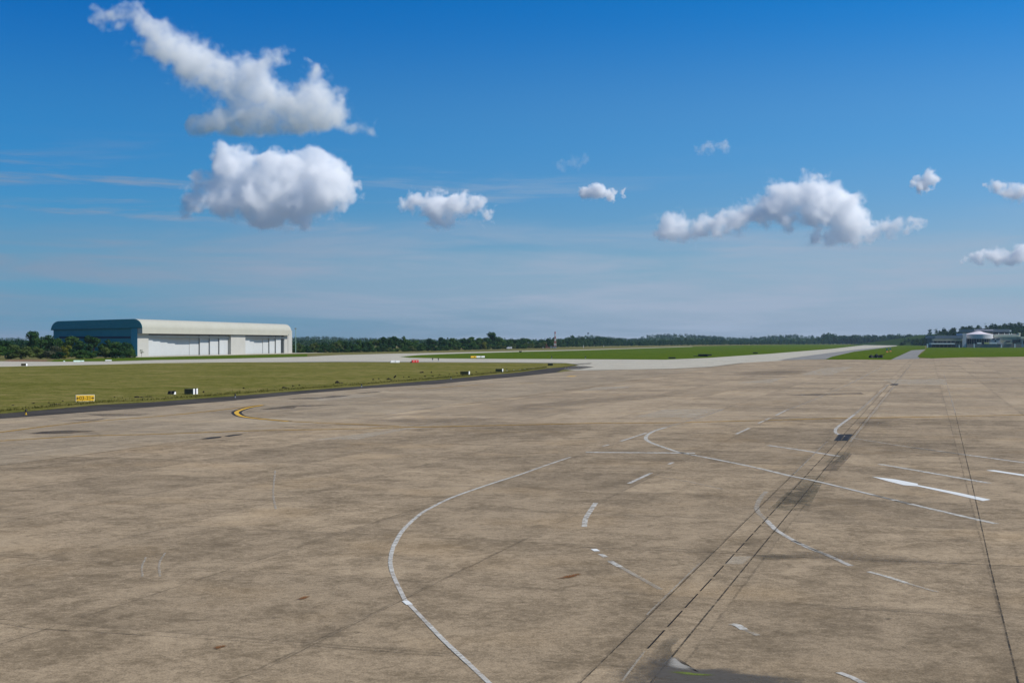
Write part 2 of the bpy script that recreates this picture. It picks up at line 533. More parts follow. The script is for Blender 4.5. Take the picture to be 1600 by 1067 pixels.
sheet('taxiway_shoulder', [(1250, 557.4), (1300, 550.8), (1339, 545.9), (1401, 540.5), (1403, 541.2), (1345, 548), (1305, 556.5), (1290, 561.2), (1215, 562.6)], Z3, M['road'])
sheet('service_road', [(1385, 561.9), (1402, 557.4), (1424, 547.5), (1426, 546), (1446, 546), (1440, 550), (1434, 556), (1437, 560.4)], Z3, M['road'])
# grass
nl = [(-150, 575.5), (0, 572.8), (80, 571.3), (178, 569.1), (240, 567.3), (339, 566.2), (480, 565.9), (530, 565.4), (680, 566.0), (800, 566.6), (880, 567.4), (900, 569.6)] + [(885, 573), (855, 575.6), (810, 582), (756, 586.6), (735, 589), (680, 594), (564, 603.5), (480, 609.5), (367, 618.6), (240, 628), (151, 632.6), (75, 639.8), (0, 646.3), (-150, 661)]
sheet('dry_grass', nl, Z2 + 0.03, M['grass'], 'stuff', 'dry olive grass between the asphalt shoulder and the taxiway', 'grass')
isl = [(625, 557.2), (655, 554.7), (700, 552.9), (810, 549.6), (900, 547.6), (1085, 541.5), (1140, 539.8), (1250, 538.2), (1356, 538.6), (1300, 544.9), (1200, 552.8), (1110, 558.8), (1040, 561.8), (900, 561.0), (800, 560.6), (700, 560.0), (640, 558.8)]
sheet('green_grass', isl, Z2 + 0.03, M['green'], 'stuff', 'bright green grass island between the taxiways', 'grass')
sheet('green_grass', [(1290, 561.4), (1300, 557.2), (1334, 549.5), (1401, 540.9), (1410, 538.2), (1445, 538.3), (1446, 545.9), (1424, 547.2), (1401, 557.7), (1392, 562)], Z3 + 0.02, M['green'], 'stuff', 'green grass wedge between the taxiway and the narrow service road', 'grass')
sheet('green_grass', [(1433, 557.4), (1443, 550), (1447, 545.7), (1448, 541), (1620, 540.5), (1900, 541), (1900, 556.3), (1600, 557.3), (1500, 558.3), (1455, 560)], Z3 + 0.02, M['green'], 'stuff', 'green grass in front of the pale terminal buildings', 'grass')
sheet('verge_grass', [(80, 565), (178, 564.2), (240, 562.4), (339, 560.6), (480, 557.1), (480, 553.2), (339, 555.6), (215, 558.4), (150, 560), (85, 562)], Z1, M['green'], 'stuff', 'grass verge at the foot of the white hangar', 'grass')

# ------------------------------------------------------------------ markings, joints, stains
ZM = Z2 + 0.006          # paint lies on both concretes
def line(pts, w, mat='white', name='painted_line', smooth=True, z=ZM):
    return strip(name, pts, w, z, M[mat], smooth)


# white stand lines
ARC = [(891, 714), (852, 727), (812.5, 741), (775, 753), (737.5, 765.5), (701, 779), (675, 792), (655, 804), (630, 827.5), (615, 852.5), (610, 875), (612.5, 892.5), (621, 912.5), (632.5, 936), (667.5, 972.5), (695, 1001), (732.5, 1036), (760, 1062), (775, 1078)]
line(ARC[:10], 0.16, 'white_thin')
line(ARC[2:6], 0.14, 'white', z=ZM + .004)
line(ARC[7:12], 0.13, 'white', z=ZM + .004)
line(ARC[9:14], 0.12, 'white_thin')
line([(633, 938), (640, 944)], 0.17, 'fresh', z=ZM + .004)
line(ARC[13:], 0.11, 'white_thin')
line(ARC[14:17], 0.12, 'white', z=ZM + .004)
LOOP = [(1131, 638.8), (1100, 650), (1062.5, 661), (1040, 667.5), (1022.5, 673), (1012.5, 678.7), (1009, 683.7), (1011, 687.5), (1020, 692.5), (1040, 699.5), (1060, 706), (1085, 711), (1125, 718.7), (1180, 730), (1237, 743.7), (1280, 752.5), (1365, 773), (1425, 787.5), (1500, 805), (1557, 818)]
line(LOOP[:4], 0.26, 'white_faint')
line(LOOP[3:12], 0.27, 'white')
line(LOOP[10:15], 0.30, 'white')
line(LOOP[14:18], 0.26, 'white_thin')
line(LOOP[14:17], 0.2, 'white_thin', z=ZM + .004)
line(LOOP[16:], 0.26, 'white')
line([(915, 706.3), (1086, 707.6)], 0.62, 'white', smooth=False)
line([(931, 785), (922.5, 797.5), (915, 810), (913, 822.5)], 0.20, 'white')
line([(927.5, 857), (933, 860.5)], 0.2, 'fresh')
line([(938, 865), (947, 870)], 0.18, 'white')
line([(952, 875.5), (969, 885)], 0.2, 'white')
line([(969, 885), (1000, 902), (1032, 920)], 0.16, 'white_faint')
LP2 = [(1197.5, 767.5), (1187.5, 778.7), (1182.5, 791), (1185, 800), (1197.5, 812.5), (1212.5, 827.5), (1237.5, 842.5), (1262.5, 855), (1290, 865.5), (1330, 883.7)]
line(LP2[:5], 0.2, 'white_faint')
line(LP2[4:6], 0.2, 'white_thin', smooth=False)
line(LP2[5:], 0.18, 'white_thin')
line([(1240, 844), (1290, 866)], 0.14, 'white_thin')
line([(1357, 892.5), (1385, 900), (1418, 910.7)], 0.17, 'white')
line([(1418, 910.7), (1465, 924.5)], 0.12, 'white_faint')
line([(1142, 974), (1153, 976.5), (1163, 983)], 0.2, 'white')
line([(1163, 983), (1185, 992)], 0.14, 'white_faint')
line([(1310, 1049.5), (1330, 1057), (1352, 1068)], 0.15, 'white_thin')
line([(1200, 695.5), (1255, 703.5), (1310, 712.5)], 0.34, 'white_thin')
line([(1375, 725), (1460, 739.5), (1545, 754.5)], 0.36, 'white')
line([(1547, 734.3), (1575, 738.5), (1625, 746)], 0.5, 'fresh')
sheet('painted_arrow', [(1362.5, 744.2), (1400, 748.7), (1434, 755.3), (1434, 757.3), (1500, 769.8), (1548, 780.3), (1536, 782.3), (1490, 771.7), (1434, 759.4), (1412, 757.6), (1385, 750.8)], ZM, M['fresh'])
NL = [(1387.5, 601), (1360, 626), (1335, 647.5), (1310, 666), (1305.5, 671.5), (1307.5, 677), (1325, 682.5), (1365, 689.5), (1425, 698.7), (1507.5, 710), (1600, 722.5), (1640, 728)]
line(NL[:5], 0.28, 'white_faint')
line(NL[2:7], 0.24, 'white_thin', z=ZM + .004)
line(NL[5:10], 0.3, 'white_faint')
line(NL[8:], 0.32, 'white_thin')
line([(1378.7, 573.7), (1352, 587), (1325, 601)], 0.30, 'white_faint', smooth=False)
line([(1325, 601), (1270, 625), (1228, 641)], 0.18, 'white_faint')
for a in (((1227.7, 641), (1212, 649)), ((1203, 653), (1185, 661)), ((1171, 668.5), (1150, 678)), ((1052, 722), (1045, 725)), ((1017.5, 738.7), (982.5, 755)), ((970, 689), (990, 682.7)), ((942, 697), (951, 694.5)), ((990, 682.7), (1010, 676))):
    line(a, 0.2, 'white_thin', smooth=False)
line([(600, 647.5), (690, 634)], 0.25, 'white_faint')
line([(1500, 597), (1600, 590)], 0.9, 'white_faint')
line([(1437, 567.5), (1520, 566), (1600, 565)], 1.1, 'white_faint')
# old curved ghosts of paint
line([(430, 735), (427, 770), (431, 795)], 0.09, 'white_faint')
line([(258, 863), (249, 880), (250, 900)], 0.07, 'white_faint')
line([(228, 870), (222, 885), (223, 900)], 0.06, 'white_faint')
line([(1030, 745), (1075, 752), (1130, 764)], 0.1, 'white_faint')
# yellow taxi lines
Y1 = [(-40, 692), (0, 688.7), (125, 681), (250, 678), (400, 672.5), (525, 670.5), (625, 667.5), (750, 665), (925, 661), (1060, 660), (1175, 657), (1300, 653.5), (1400, 652), (1600, 648), (1660, 647)]
line(Y1, 0.7, 'yellow', smooth=False)
line(Y1[6:10], 0.5, 'yellow', smooth=False, z=ZM + .004)
line([(-40, 679), (0, 675), (125, 660), (250, 650), (330, 642), (410, 632.5)], 0.6, 'yellow')
YA = [(430, 630), (410, 633), (390, 636.3), (377, 640), (370.5, 643), (370, 645.8), (377.5, 650), (400, 653.5), (450, 658), (512.5, 661), (575, 663.5), (625, 666)]
line(YA[1:9], 0.95, 'black', z=ZM)
line(YA[1:9], 0.42, 'yellow_fresh', z=ZM + .004)
line(YA[8:], 0.6, 'yellow')
line([(772, 600), (740, 601.5), (650, 608)], 0.7, 'yellow')
line([(810, 599.3), (832, 598.6)], 1.1, 'yellow', smooth=False)
line([(890, 588.2), (896, 587.4)], 1.6, 'yellow_fresh', smooth=False)
line([(896, 588.9), (921, 588.4)], 1.3, 'tar_faint', smooth=False)
line([(735, 561.7), (775, 562.3)], 1.3, 'yellow', smooth=False)
# trench drain: two side joints and the slot between them
def drain(x0, slope, mat, w, name, y0=1075, y1=566, z=ZM):
    line([(1451 - slope * (y - HOR), y) for y in np.linspace(y0, y1, 40)], w, mat, name, False, z)


sl_, sm_, sr_ = 545 / 533, 489 / 533, 435 / 533
drain(906, sl_, 'crack', 0.03, 'joint_line', y1=690)
drain(906, sl_, 'white_faint', 0.07, 'joint_line', y0=740, y1=690, z=ZM + .002)
drain(906, sl_ + .012, 'white_faint', 0.05, 'joint_line', y0=960, y1=880, z=ZM + .002)
drain(1016, sr_, 'crack', 0.045, 'joint_line', y1=575)
drain(1016, sr_ - .03, 'white_faint', 0.14, 'joint_line', y0=690, y1=570, z=ZM + .002)
yy = 1012.0
while yy > 600:                                       # the slot is covered at intervals
    q = EYE * FPX / (yy - HOR)
    y2 = HOR + EYE * FPX / (q + 1.8)
    line([(1451 - sm_ * (yy - HOR), yy), (1451 - sm_ * (y2 - HOR), y2)], 0.04, 'slot', 'drain_slot', False)
    q += 1.8 + 0.4
    yy = HOR + EYE * FPX / q
line([(1007, 1017), (972, 1063)], 0.05, 'white_faint', 'joint_line', False, ZM + .012)
# joint on the other side, and cross joints
line([(1492.6, 645), (1517.7, 750), (1547.6, 885), (1587.6, 1050), (1594, 1078)], 0.034, 'crack', 'joint_line', False)
line([(1475, 585), (1492.6, 645)], 0.09, 'white_faint', 'joint_line', False)
line([(905, 854), (1115, 863), (1200, 868), (1380, 875), (1540, 881.5), (1640, 886)], 0.09, 'crack_faint', 'joint_line', False)
line([(0, 973), (50, 981), (367, 1000), (495, 1009), (692, 1024)], 0.05, 'crack_faint', 'joint_line', False)
line([(1307, 949), (1450, 957), (1562, 964)], 0.05, 'crack_faint', 'joint_line', False)
line([(300, 1080), (407, 1048), (560, 971), (750, 877), (830, 838)], 0.035, 'crack_faint', 'joint_line', False)
line([(0, 726.5), (125, 711), (250, 694), (315, 685.5)], 0.07, 'crack', 'joint_line', False)
line([(380, 677), (450, 667)], 0.07, 'crack_faint', 'joint_line', False)

# tar and rubber patches
M['tar_grey'] = worn('grey_asphalt_edge', (0.095, 0.083, 0.072), 0.62, 0.3, 0.3)


def patch(pts, mat='tar', z=ZM + .008):
    sheet('tar_patch', pts, z, M[mat])


patch([(314, 685.4), (330, 682.6), (347, 681.6), (344, 683.3), (325, 685.6)], 'black')
patch([(350, 681), (364, 679), (380, 677.6), (376, 679), (358, 681.6)], 'black')
patch([(42, 677.6), (70, 673.6), (105, 672.2), (150, 673.2), (110, 677), (70, 677.8)])
patch([(85, 658.6), (120, 655.5), (145, 653.6), (130, 656.6)], 'tar_faint')
patch([(100, 661), (135, 656), (170, 652.5), (150, 657.5)], 'tar_faint')
patch([(442, 622.6), (500, 620.6), (520, 618.3), (550, 617.2), (530, 620.5), (490, 623.3), (455, 623.4)])
patch([(555, 614.4), (575, 612.4), (598, 610.8), (590, 612.8), (568, 614.8)])
patch([(598, 610.8), (622, 609.6), (612, 611)], 'tar_faint')
patch([(405, 639.6), (440, 635), (460, 632.8), (532, 632.0), (500, 634.2), (465, 635), (458, 638.2)])
patch([(130, 646.6), (200, 646), (245, 645.2), (215, 649.5), (160, 650)], 'tar_faint')
patch([(1225, 617), (1345, 613), (1350, 615.5), (1290, 618)], 'tar_faint')
sheet('taxiway_shoulder', [(872, 573), (890, 571.6), (915, 571.8), (928, 573.5), (905, 577), (880, 577.5), (868, 578)], Z2 + .013, M['tar_grey'])
for pts in ([(880, 572.4), (905, 572), (912, 574), (885, 576)], [(890, 568.4), (925, 566.6), (922, 569), (900, 570.3)]):
    patch(pts, 'tar_faint', Z3 + .02)
# pale slabs relaid later
M['pale_slab'] = worn('pale_slab', (0.44, 0.365, 0.265), 0.60, 0.4, 0.3)
M['dark_slab'] = worn('dark_slab', (0.155, 0.122, 0.088), 0.25, 0.35, 0.4)
for pts in ([(1250, 585.7), (1283, 575), (1335.5, 572.2), (1300, 585.9)], [(1040, 639.2), (1128, 638.8), (1085, 652), (990, 651.5)], [(1150, 598), (1225, 589.5), (1205, 598.5)], [(1143, 869), (1176, 868.5), (1160, 881), (1132, 880.5)],
            [(1380, 593), (1475, 592), (1480, 601), (1398, 600)], [(930, 605), (995, 602.5), (975, 606.5), (905, 611)], [(480, 621), (560, 616), (590, 618), (500, 626)], [(640, 668), (700, 658), (640, 670), (560, 686), (490, 687)]):
    sheet('relaid_slab', pts, ZM - .003, M['pale_slab'])
for pts in ([(1283, 735), (1318, 709), (1332, 709), (1308, 735)],):
    sheet('relaid_slab', pts, ZM - .003, M['dark_slab'])
M['moss_slab'] = worn('moss_grown_lid', (0.115, 0.108, 0.076), 0.20, 0.9, 0.25, 0.9)
for pts in ([(1199, 797), (1226, 772), (1258, 743), (1291, 743), (1262, 797)], [(1290, 722), (1308, 706), (1330, 706), (1316, 722)]):
    sheet('relaid_slab', pts, ZM - .0005, M['moss_slab'])
# stains
M['st_dark'] = stain('dirt_stain', (0.100, 0.078, 0.054), 0.26, 0.5)
M['st_grey'] = stain('damp_stain', (0.075, 0.066, 0.049), 0.35, 0.9, 0.85, True, 0.1)
M['st_black'] = stain('black_dirt', (0.045, 0.038, 0.028), 0.34, 1.2)
M['st_rust'] = stain('rust_stain', (0.19, 0.075, 0.018), 0.9, 3.0)
M['st_pale'] = stain('lime_stain', (0.40, 0.37, 0.32), 0.75, 2.0)
M['st_moss'] = stain('moss_streak', (0.13, 0.16, 0.025), 0.95, 3.0)
M['st_damp'] = stain('wet_puddle', (0.098, 0.087, 0.073), 0.92, 0.6, 0.7, True, 0.06)
def blot(pts, mat, z):
    blotch('stain', pts, z, M[mat])


blot([(895, 1095), (925, 1050), (975, 1022), (1020, 1012), (1050, 1020), (1060, 1038), (1110, 1042), (1150, 1040), (1200, 1052), (1290, 1062), (1340, 1085), (1100, 1100)], 'st_damp', ZM + .010)
blot([(1005, 1030), (1030, 1000), (1060, 985), (1072, 990), (1050, 1015), (1055, 1035)], 'st_grey', ZM + .011)
blot([(1043, 1022), (1053, 1024), (1068, 1036), (1092, 1046), (1072, 1048), (1040, 1040)], 'st_pale', ZM + .012)
blot([(1030, 1048), (1060, 1047), (1090, 1051), (1125, 1053), (1120, 1056), (1080, 1055)], 'st_moss', ZM + .013)
blot([(1195, 855), (1240, 858), (1330, 858), (1400, 862), (1480, 874), (1560, 884), (1440, 886), (1300, 878), (1200, 874), (1160, 868)], 'st_dark', ZM + .010)
blot([(1165, 868), (1205, 862), (1262, 867), (1230, 874), (1180, 876)], 'st_grey', ZM + .011)
blot([(1195, 796), (1222, 770), (1262, 752), (1290, 750), (1268, 780), (1250, 797)], 'st_grey', ZM + .010)
blot([(1318, 664), (1345, 655), (1385, 656), (1400, 664), (1350, 668)], 'st_dark', ZM + .010)
blot([(520, 655), (640, 652), (760, 650), (830, 655), (700, 662), (560, 661)], 'st_dark', ZM + .009)
blot([(1085, 589), (1180, 577), (1285, 575), (1260, 585), (1180, 590)], 'st_dark', ZM + .009)
blot([(700, 640), (900, 622), (1040, 612), (1080, 618), (900, 636), (760, 648)], 'st_dark', ZM + .009)
blot([(860, 905), (885, 898), (912, 895), (905, 899), (885, 903)], 'st_rust', ZM + .012)
blot([(880, 901), (897, 896), (914, 894.5), (903, 898), (890, 900)], 'st_rust', ZM + .013)
blot([(328, 1012), (340, 1007), (357, 1007), (350, 1011), (338, 1014)], 'st_rust', ZM + .012)
blot([(340, 1010), (348, 1007.5), (356, 1007.5), (350, 1010.5)], 'st_rust', ZM + .013)
blot([(420, 964), (428, 963), (436, 964), (430, 966)], 'st_black', ZM + .012)
blot([(458, 937), (475, 930), (488, 930), (476, 936)], 'st_rust', ZM + .012)
blot([(1380, 965), (1390, 963), (1396, 966), (1388, 968)], 'st_black', ZM + .012)

# ------------------------------------------------------------------ hangar
C = dict(
    cream=plain('cream_cladding', (0.41, 0.395, 0.325), 0.55, 0.05, 0.08),
    wall=plain('pale_wall', (0.41, 0.40, 0.36), 0.7, 0.05, 0.15),
    door=plain('white_door', (0.46, 0.475, 0.47), 0.5, 0.04, 0.2),
    teal=plain('dark_teal_cladding', (0.030, 0.215, 0.245), 0.5, 0.10, 0.1),
    teal_dark=plain('dark_blue_band', (0.012, 0.045, 0.075), 0.5, 0.1, 0.1),
    recess=plain('shaded_recess_steel', (0.10, 0.10, 0.12), 0.6, 0.1, 0.5),  # darkened so the colour carries the shade of the door recess
    roof=plain('roof_sheet', (0.55, 0.55, 0.52), 0.5, 0.05, 0.1),
)
HA = Vector((38.6, 186.0, 0)).normalized()
HO = Vector((-170.4, 597.0, 0))
hang = empty('hangar', HO, math.atan2(HA.y, HA.x), 'huge white aircraft hangar with rounded cream roof and dark blue end wall', 'hangar')
# local axes: x along the doors, away from the camera; y to the rear (front looks to -y)
HL, DEPTH = 184.0, 42.3


def roof_prof(front, back, top, top_b, r, low, low_b):
    pr = [(front, low)]
    pr += [(front + r - r * math.cos(a), top - r + r * math.sin(a)) for a in np.linspace(0, math.pi / 2, 11)]
    pr += [(back - r + r * math.sin(a), top_b - r + r * math.cos(a)) for a in np.linspace(0, math.pi / 2, 11)]
    pr += [(back, low_b)]
    return pr


MB().prism(roof_prof(-2.4, DEPTH + 1, 17.1, 16.2, 4.2, 13.1, 12.4), 0.0, HL).build('roof', C['cream'], hang, smooth=False)
o = MB().prism(roof_prof(-2.39, DEPTH + 0.99, 17.09, 16.19, 4.2, 13.11, 12.41), -0.25, -0.003).build('gable_end', C['teal'], hang)
ew = MB().box(0.3, 1.0, 3.2, DEPTH, 0, 13.1 - .02).build('end_wall', C['teal'], hang)
MB().box(0.2, 0.297, 3.6, DEPTH - 3, 8.2, 9.2).build('wall_band', C['teal_dark'], ew)
MB().box(HL - 1, HL - .3, 3.2, DEPTH, 0, 13.05).build('end_wall', C['teal'], hang)
MB().box(1.0, HL - 1, DEPTH - 0.8, DEPTH - .1, 0, 12.3).build('rear_wall', C['wall'], hang)
py_ = MB().box(0.0, 10.6, 0.0, 3.2, 0, 13.08).build('pylon', C['wall'], hang)
MB().box(-0.12, -0.003, 0.05, 3.1, 0, 13.0).build('pylon_cladding', plain('pale_teal_cladding', (0.05, 0.26, 0.33), 0.5, 0.1, 0.1), py_)
py_ = MB().box(178.4, 191.5, 0.0, 3.2, 0, 13.4).build('pylon', C['wall'], hang)
MB().box(184.6, 184.8, -0.12, -0.003, 0, 13.3).build('corner_joint', C['recess'], py_)
MB().box(0.0, HL, -2.385, -0.2, 10.5, 13.097).build('fascia', C['cream'], hang)
MB().box(100.9, 120.0, -0.9, 3.2, 0, 10.2).build('centre_pier', C['wall'], hang)
MB().box(10.6, 178.4, 0.3, 6.5, 9.9, 12.9).build('door_head', C['recess'], hang)
MB().box(10.7, 100.8, 0.05, 0.297, 8.6, 9.5).build('door_rail', C['wall'], hang)
MB().box(120.1, 178.3, 0.05, 0.297, 8.6, 9.5).build('door_rail', C['wall'], hang)
MB().box(10.6, 178.4, 6.51, 6.8, 0, 12.8).build('door_backing', C['recess'], hang)
leaves = [([10.6, 16.4, 25.0, 33.6, 42.6, 59.7], [0.9, 1.45, 2.0, 2.55, 3.1]), ([59.7, 70.2, 80.6, 90.7, 100.9], [2.9, 2.2, 1.5, 0.8]),
          ([120.0, 130.0, 137.7, 151.9], [0.9, 1.6, 2.3]), ([151.9, 159.9, 167.9, 175.0], [2.0, 1.3, 0.6])]
for xs, ds in leaves:
    for i, d in enumerate(ds):
        lf = MB().box(xs[i] - .4, xs[i + 1] + .05, d, d + 0.35, 0.05, 9.85).build('door_leaf', C['door'], hang)
for x in (59.5, 70.0, 80.4, 90.5, 151.7, 159.7, 167.7):
    pass
MB().box(-30, HL + 20, -16, 0.0, 0, 0.06).build('apron_slab', M['taxi'], hang)

# ------------------------------------------------------------------ trees
def crown(rng, lobes, n, leaf, seedmat, name, parent=None, flat=0.0):
    """many leaf-sized faces spread through the volume of the lobes, with gaps"""
    rs = np.random.RandomState(rng)
    L = np.array(lobes, float)                     # x y z r rz
    wt = L[:, 3] ** 2
    idx = rs.choice(len(L), n, p=wt / wt.sum())
    d = rs.normal(size=(n, 3))
    d /= np.linalg.norm(d, axis=1)[:, None]
    rad = rs.uniform(0.55, 1.05, n) ** 0.7
    c = L[idx, :3] + d * rad[:, None] * np.stack([L[idx, 3], L[idx, 3], L[idx, 4]], 1)
    nr = d + rs.normal(size=(n, 3)) * 0.55
    nr /= np.linalg.norm(nr, axis=1)[:, None]
    t = np.cross(nr, rs.normal(size=(n, 3)))
    t /= np.linalg.norm(t, axis=1)[:, None]
    q = np.cross(nr, t)
    s = leaf * rs.uniform(0.5, 1.25, n)[:, None]
    vs = np.stack([c + t * s, c + q * s * 0.7, c - t * s, c - q * s * 0.7], 1).reshape(-1, 3)
    return vs


def mesh_quads(name, vs, mat, parent=None):
    n = len(vs) // 4
    me = bpy.data.meshes.new(name)
    me.vertices.add(len(vs))
    me.vertices.foreach_set('co', vs.astype(np.float32).ravel())
    me.loops.add(4 * n)
    me.loops.foreach_set('vertex_index', np.arange(4 * n, dtype=np.int32))
    me.polygons.add(n)
    me.polygons.foreach_set('loop_start', np.arange(0, 4 * n, 4, dtype=np.int32))
    me.update(calc_edges=True)
    me.validate()
    return link(name, me, mat, parent)


LEAF = dict(
    dark=leaf_mat('dark_leaves', (0.018, 0.062, 0.024), (0.060, 0.125, 0.034), 0.5),
    mid=leaf_mat('green_leaves', (0.034, 0.092, 0.022), (0.105, 0.185, 0.042), 0.5),
    olive=leaf_mat('olive_leaves', (0.062, 0.105, 0.026), (0.155, 0.195, 0.055), 0.6),
    lime=leaf_mat('yellow_green_leaves', (0.12, 0.14, 0.018), (0.26, 0.25, 0.03), 0.7),
    grey=leaf_mat('grey_green_leaves', (0.070, 0.085, 0.048), (0.155, 0.160, 0.085), 0.6),
    far=leaf_mat('far_leaves', (0.018, 0.058, 0.028), (0.062, 0.120, 0.042), 0.05),
    bark=plain('bark', (0.085, 0.062, 0.045), 0.9, 0.25, 3.0),
)


def tree_proto(kind, seed, shape, n=2100, leaf=0.040):
    """a tree 1 unit high and about 1 wide, to be scaled where it stands"""
    rng = random.Random(seed)
    root = empty('broadleaf_tree', (0, 0, 0))
    lob = []
    if shape == 'round':
        for k in range(13):
            a, h = rng.uniform(0, 6.28), rng.uniform(0.16, 0.86)
            rr = 0.34 * math.sin(min(1, (1.08 - h) * 1.5) * 1.57) * rng.uniform(0.4, 1.05)
            r = rng.uniform(0.13, 0.22)
            lob.append((math.cos(a) * rr, math.sin(a) * rr, h * .92, r, r * 0.85))
    elif shape == 'tall':
        for k in range(14):
            a, h = rng.uniform(0, 6.28), rng.uniform(0.24, 0.90)
            rr = rng.uniform(0.02, 0.24) * (1.15 - 0.5 * h)
            r = rng.uniform(0.09, 0.17)
            lob.append((math.cos(a) * rr, math.sin(a) * rr, h, r, r))
    else:
        for k in range(12):
            a, h = rng.uniform(0, 6.28), rng.uniform(0.12, 0.76)
            rr = rng.uniform(0.05, 0.40) * (1.1 - 0.5 * h)
            r = rng.uniform(0.13, 0.22)
            lob.append((math.cos(a) * rr, math.sin(a) * rr, h, r, r * 0.9))
    tr = MB()
    tr.tube((0, 0, -0.02), (0.01, 0, 0.24), 0.028, 0.018, 7)
    for l in rng.sample(lob, 6):
        tr.tube((0.01, 0, 0.2), (l[0] * 0.8, l[1] * 0.8, l[2] * 0.85 + .03), 0.013, 0.004, 5)
    tr.build('trunk', LEAF['bark'], root)
    vs = crown(seed, lob, n, leaf, 0, 'crown')
    mesh_quads('crown', vs, LEAF[kind], root)
    return root


PROTO = {}
for i, (k, s) in enumerate((('dark', 'round'), ('dark', 'tall'), ('mid', 'round'), ('mid', 'bush'), ('olive', 'bush'), ('lime', 'bush'), ('grey', 'bush'), ('mid', 'tall'), ('olive', 'round'), ('dark', 'bush'))):
    PROTO[k + s] = [tree_proto(k, 40 + 10 * i + j, s) for j in range(2)]
used = {}


def plant(key, px, base, top, wpx, label, group=None, dist=None, name=None):
    """a tree rooted at the ground the photograph shows at (px, base), as tall and wide as there"""
    p = G(px, base)
    if dist:
        p = Vector(((px - CXP) / FPX * dist, dist, 0))
    k = FPX / p.y
    h = EYE + (HOR - top) / k
    w = wpx / k
    lst = PROTO[key]
    n = used.get(key, 0)
    used[key] = n + 1
    src = lst[n % len(lst)]
    o = src if n < len(lst) else copy_tree(src)
    o.location = p
    o.scale = (w / 0.74, w / 0.74, h / 0.98)
    o.rotation_euler = (0, 0, random.uniform(0, 6.28))
    if name:
        o.name = name
    tag(o, label, 'bush' if name and 'bush' in name else 'tree', group)
    return o


NEAR = [
    ('midbush', -12, 560.4, 531, 44, 'mid green tree cut off by the edge of the view beside the dirt strip', None),
    ('darkround', 8, 558.6, 528, 34, 'dark tree at the outer end of the clump beside the hangar', None),
    ('olivebush', 33, 561, 538, 34, 'broad olive bush in front of the dark trees at the clump\'s outer end', 'leafy_bush'),
    ('midbush', 16, 561.2, 546, 26, 'low rounded green bush near the edge marker box on the taxiway', 'leafy_bush'),
    ('darktall', 51, 558, 519.5, 30, 'tallest dark tree, standing out over the clump beside the hangar', None),
    ('darkround', 72, 557.2, 520.5, 36, 'big round dark tree right next to the tallest one', None),
    ('olivebush', 63, 560.6, 541, 26, 'olive bush below the tallest dark tree', 'leafy_bush'),
    ('greybush', 82, 560.6, 539, 25, 'greyish green bush between the olive bush and the yellowish one', 'leafy_bush'),
    ('limebush', 101, 560.2, 537, 20, 'yellow-green bush, the brightest plant of the clump', 'leafy_bush'),
    ('midround', 93, 557, 523.5, 32, 'green tree before the far corner of the hangar\'s blue end wall', None),
    ('darkbush', 92, 560.9, 549, 20, 'low dark bush at the foot of the yellow-green one', 'leafy_bush'),
    ('midround', 114, 557, 524, 32, 'green tree behind the yellow-green bush, crown over the blue wall', None),
    ('darkround', 128, 558.2, 531, 26, 'dark round tree in the middle of the blue end wall', None),
    ('midbush', 124, 560.4, 545, 26, 'middle-height green bush next to the yellow-green one', 'leafy_bush'),
    ('darktall', 146, 557.2, 524.5, 32, 'dark upright tree whose crown reaches highest before the blue end wall', None),
    ('midbush', 145, 560, 547, 24, 'green bush under the dark upright tree', 'leafy_bush'),
    ('midtall', 165, 557.4, 528.5, 28, 'green upright tree before the dark band of the hangar wall', None),
    ('olivebush', 164, 559.8, 542, 22, 'olive green bush under the green upright tree', 'leafy_bush'),
    ('midround', 183, 557.6, 530, 28, 'green round tree second from the hangar\'s white corner', None),
    ('darkbush', 181, 559.8, 545, 22, 'dark bush under the second tree from the hangar corner', 'leafy_bush'),
    ('darkround', 198, 557.8, 532.5, 24, 'dark round tree closest to the hangar\'s white corner', None),
    ('midbush', 203, 559.4, 543, 16, 'last green bush before the hangar\'s white corner', 'leafy_bush'),
]
for key, px, base, top, w, lab, nm in NEAR:
    plant(key, px, base, top, w, lab, 'trees and bushes in the clump beside the hangar', name=nm)

# thin sapling in front of the corner
sap = empty('sapling', G(221, 557.6), 0, 'spindly little tree in front of the hangar\'s white corner', 'tree')
q = MB()
rng = random.Random(5)
q.tube((0, 0, 0), (0.1, 0, 1.6), 0.07, 0.05, 6)
tips = []
for k in range(9):
    a = rng.uniform(0, 6.28)
    t = Vector((0.1 + math.cos(a) * rng.uniform(.3, 1.0), math.sin(a) * .8, rng.uniform(1.6, 3.1)))
    q.tube((0.1, 0, 1.0 + rng.uniform(0, .6)), t, 0.035, 0.012, 5)
    tips.append((*t, rng.uniform(0.25, 0.45), 0.3))
q.build('trunk', LEAF['bark'], sap)
mesh_quads('crown', crown(3, tips, 160, 0.13, 0, ''), LEAF['mid'], sap)

# belt of trees beyond the taxiway: each its own
BELT_TOP = [(450, 536), (470, 537), (490, 536), (515, 533), (525, 529.5), (545, 531), (560, 533), (580, 531), (598, 529), (612, 525), (622, 523.5), (640, 524.5), (650, 532), (665, 533), (680, 530), (695, 528.5), (715, 526.5), (735, 526), (752, 523.5), (763, 520.5), (775, 522), (782, 526), (790, 526), (805, 527), (820, 527.5), (832, 531), (845, 532), (855, 528), (862, 526.5)]
bx, bt = [p[0] for p in BELT_TOP], [p[1] for p in BELT_TOP]
KIND = [('darkround', 'dark round tree in the belt of trees beyond the taxiway'), ('darktall', 'dark upright tree in the belt of trees beyond the taxiway'), ('midround', 'mid green round tree in the belt beyond the taxiway'), ('midtall', 'mid green upright tree in the belt beyond the taxiway'), ('oliveround', 'pale olive tree in the belt of trees beyond the taxiway')]
rng = random.Random(21)
px = 452.0
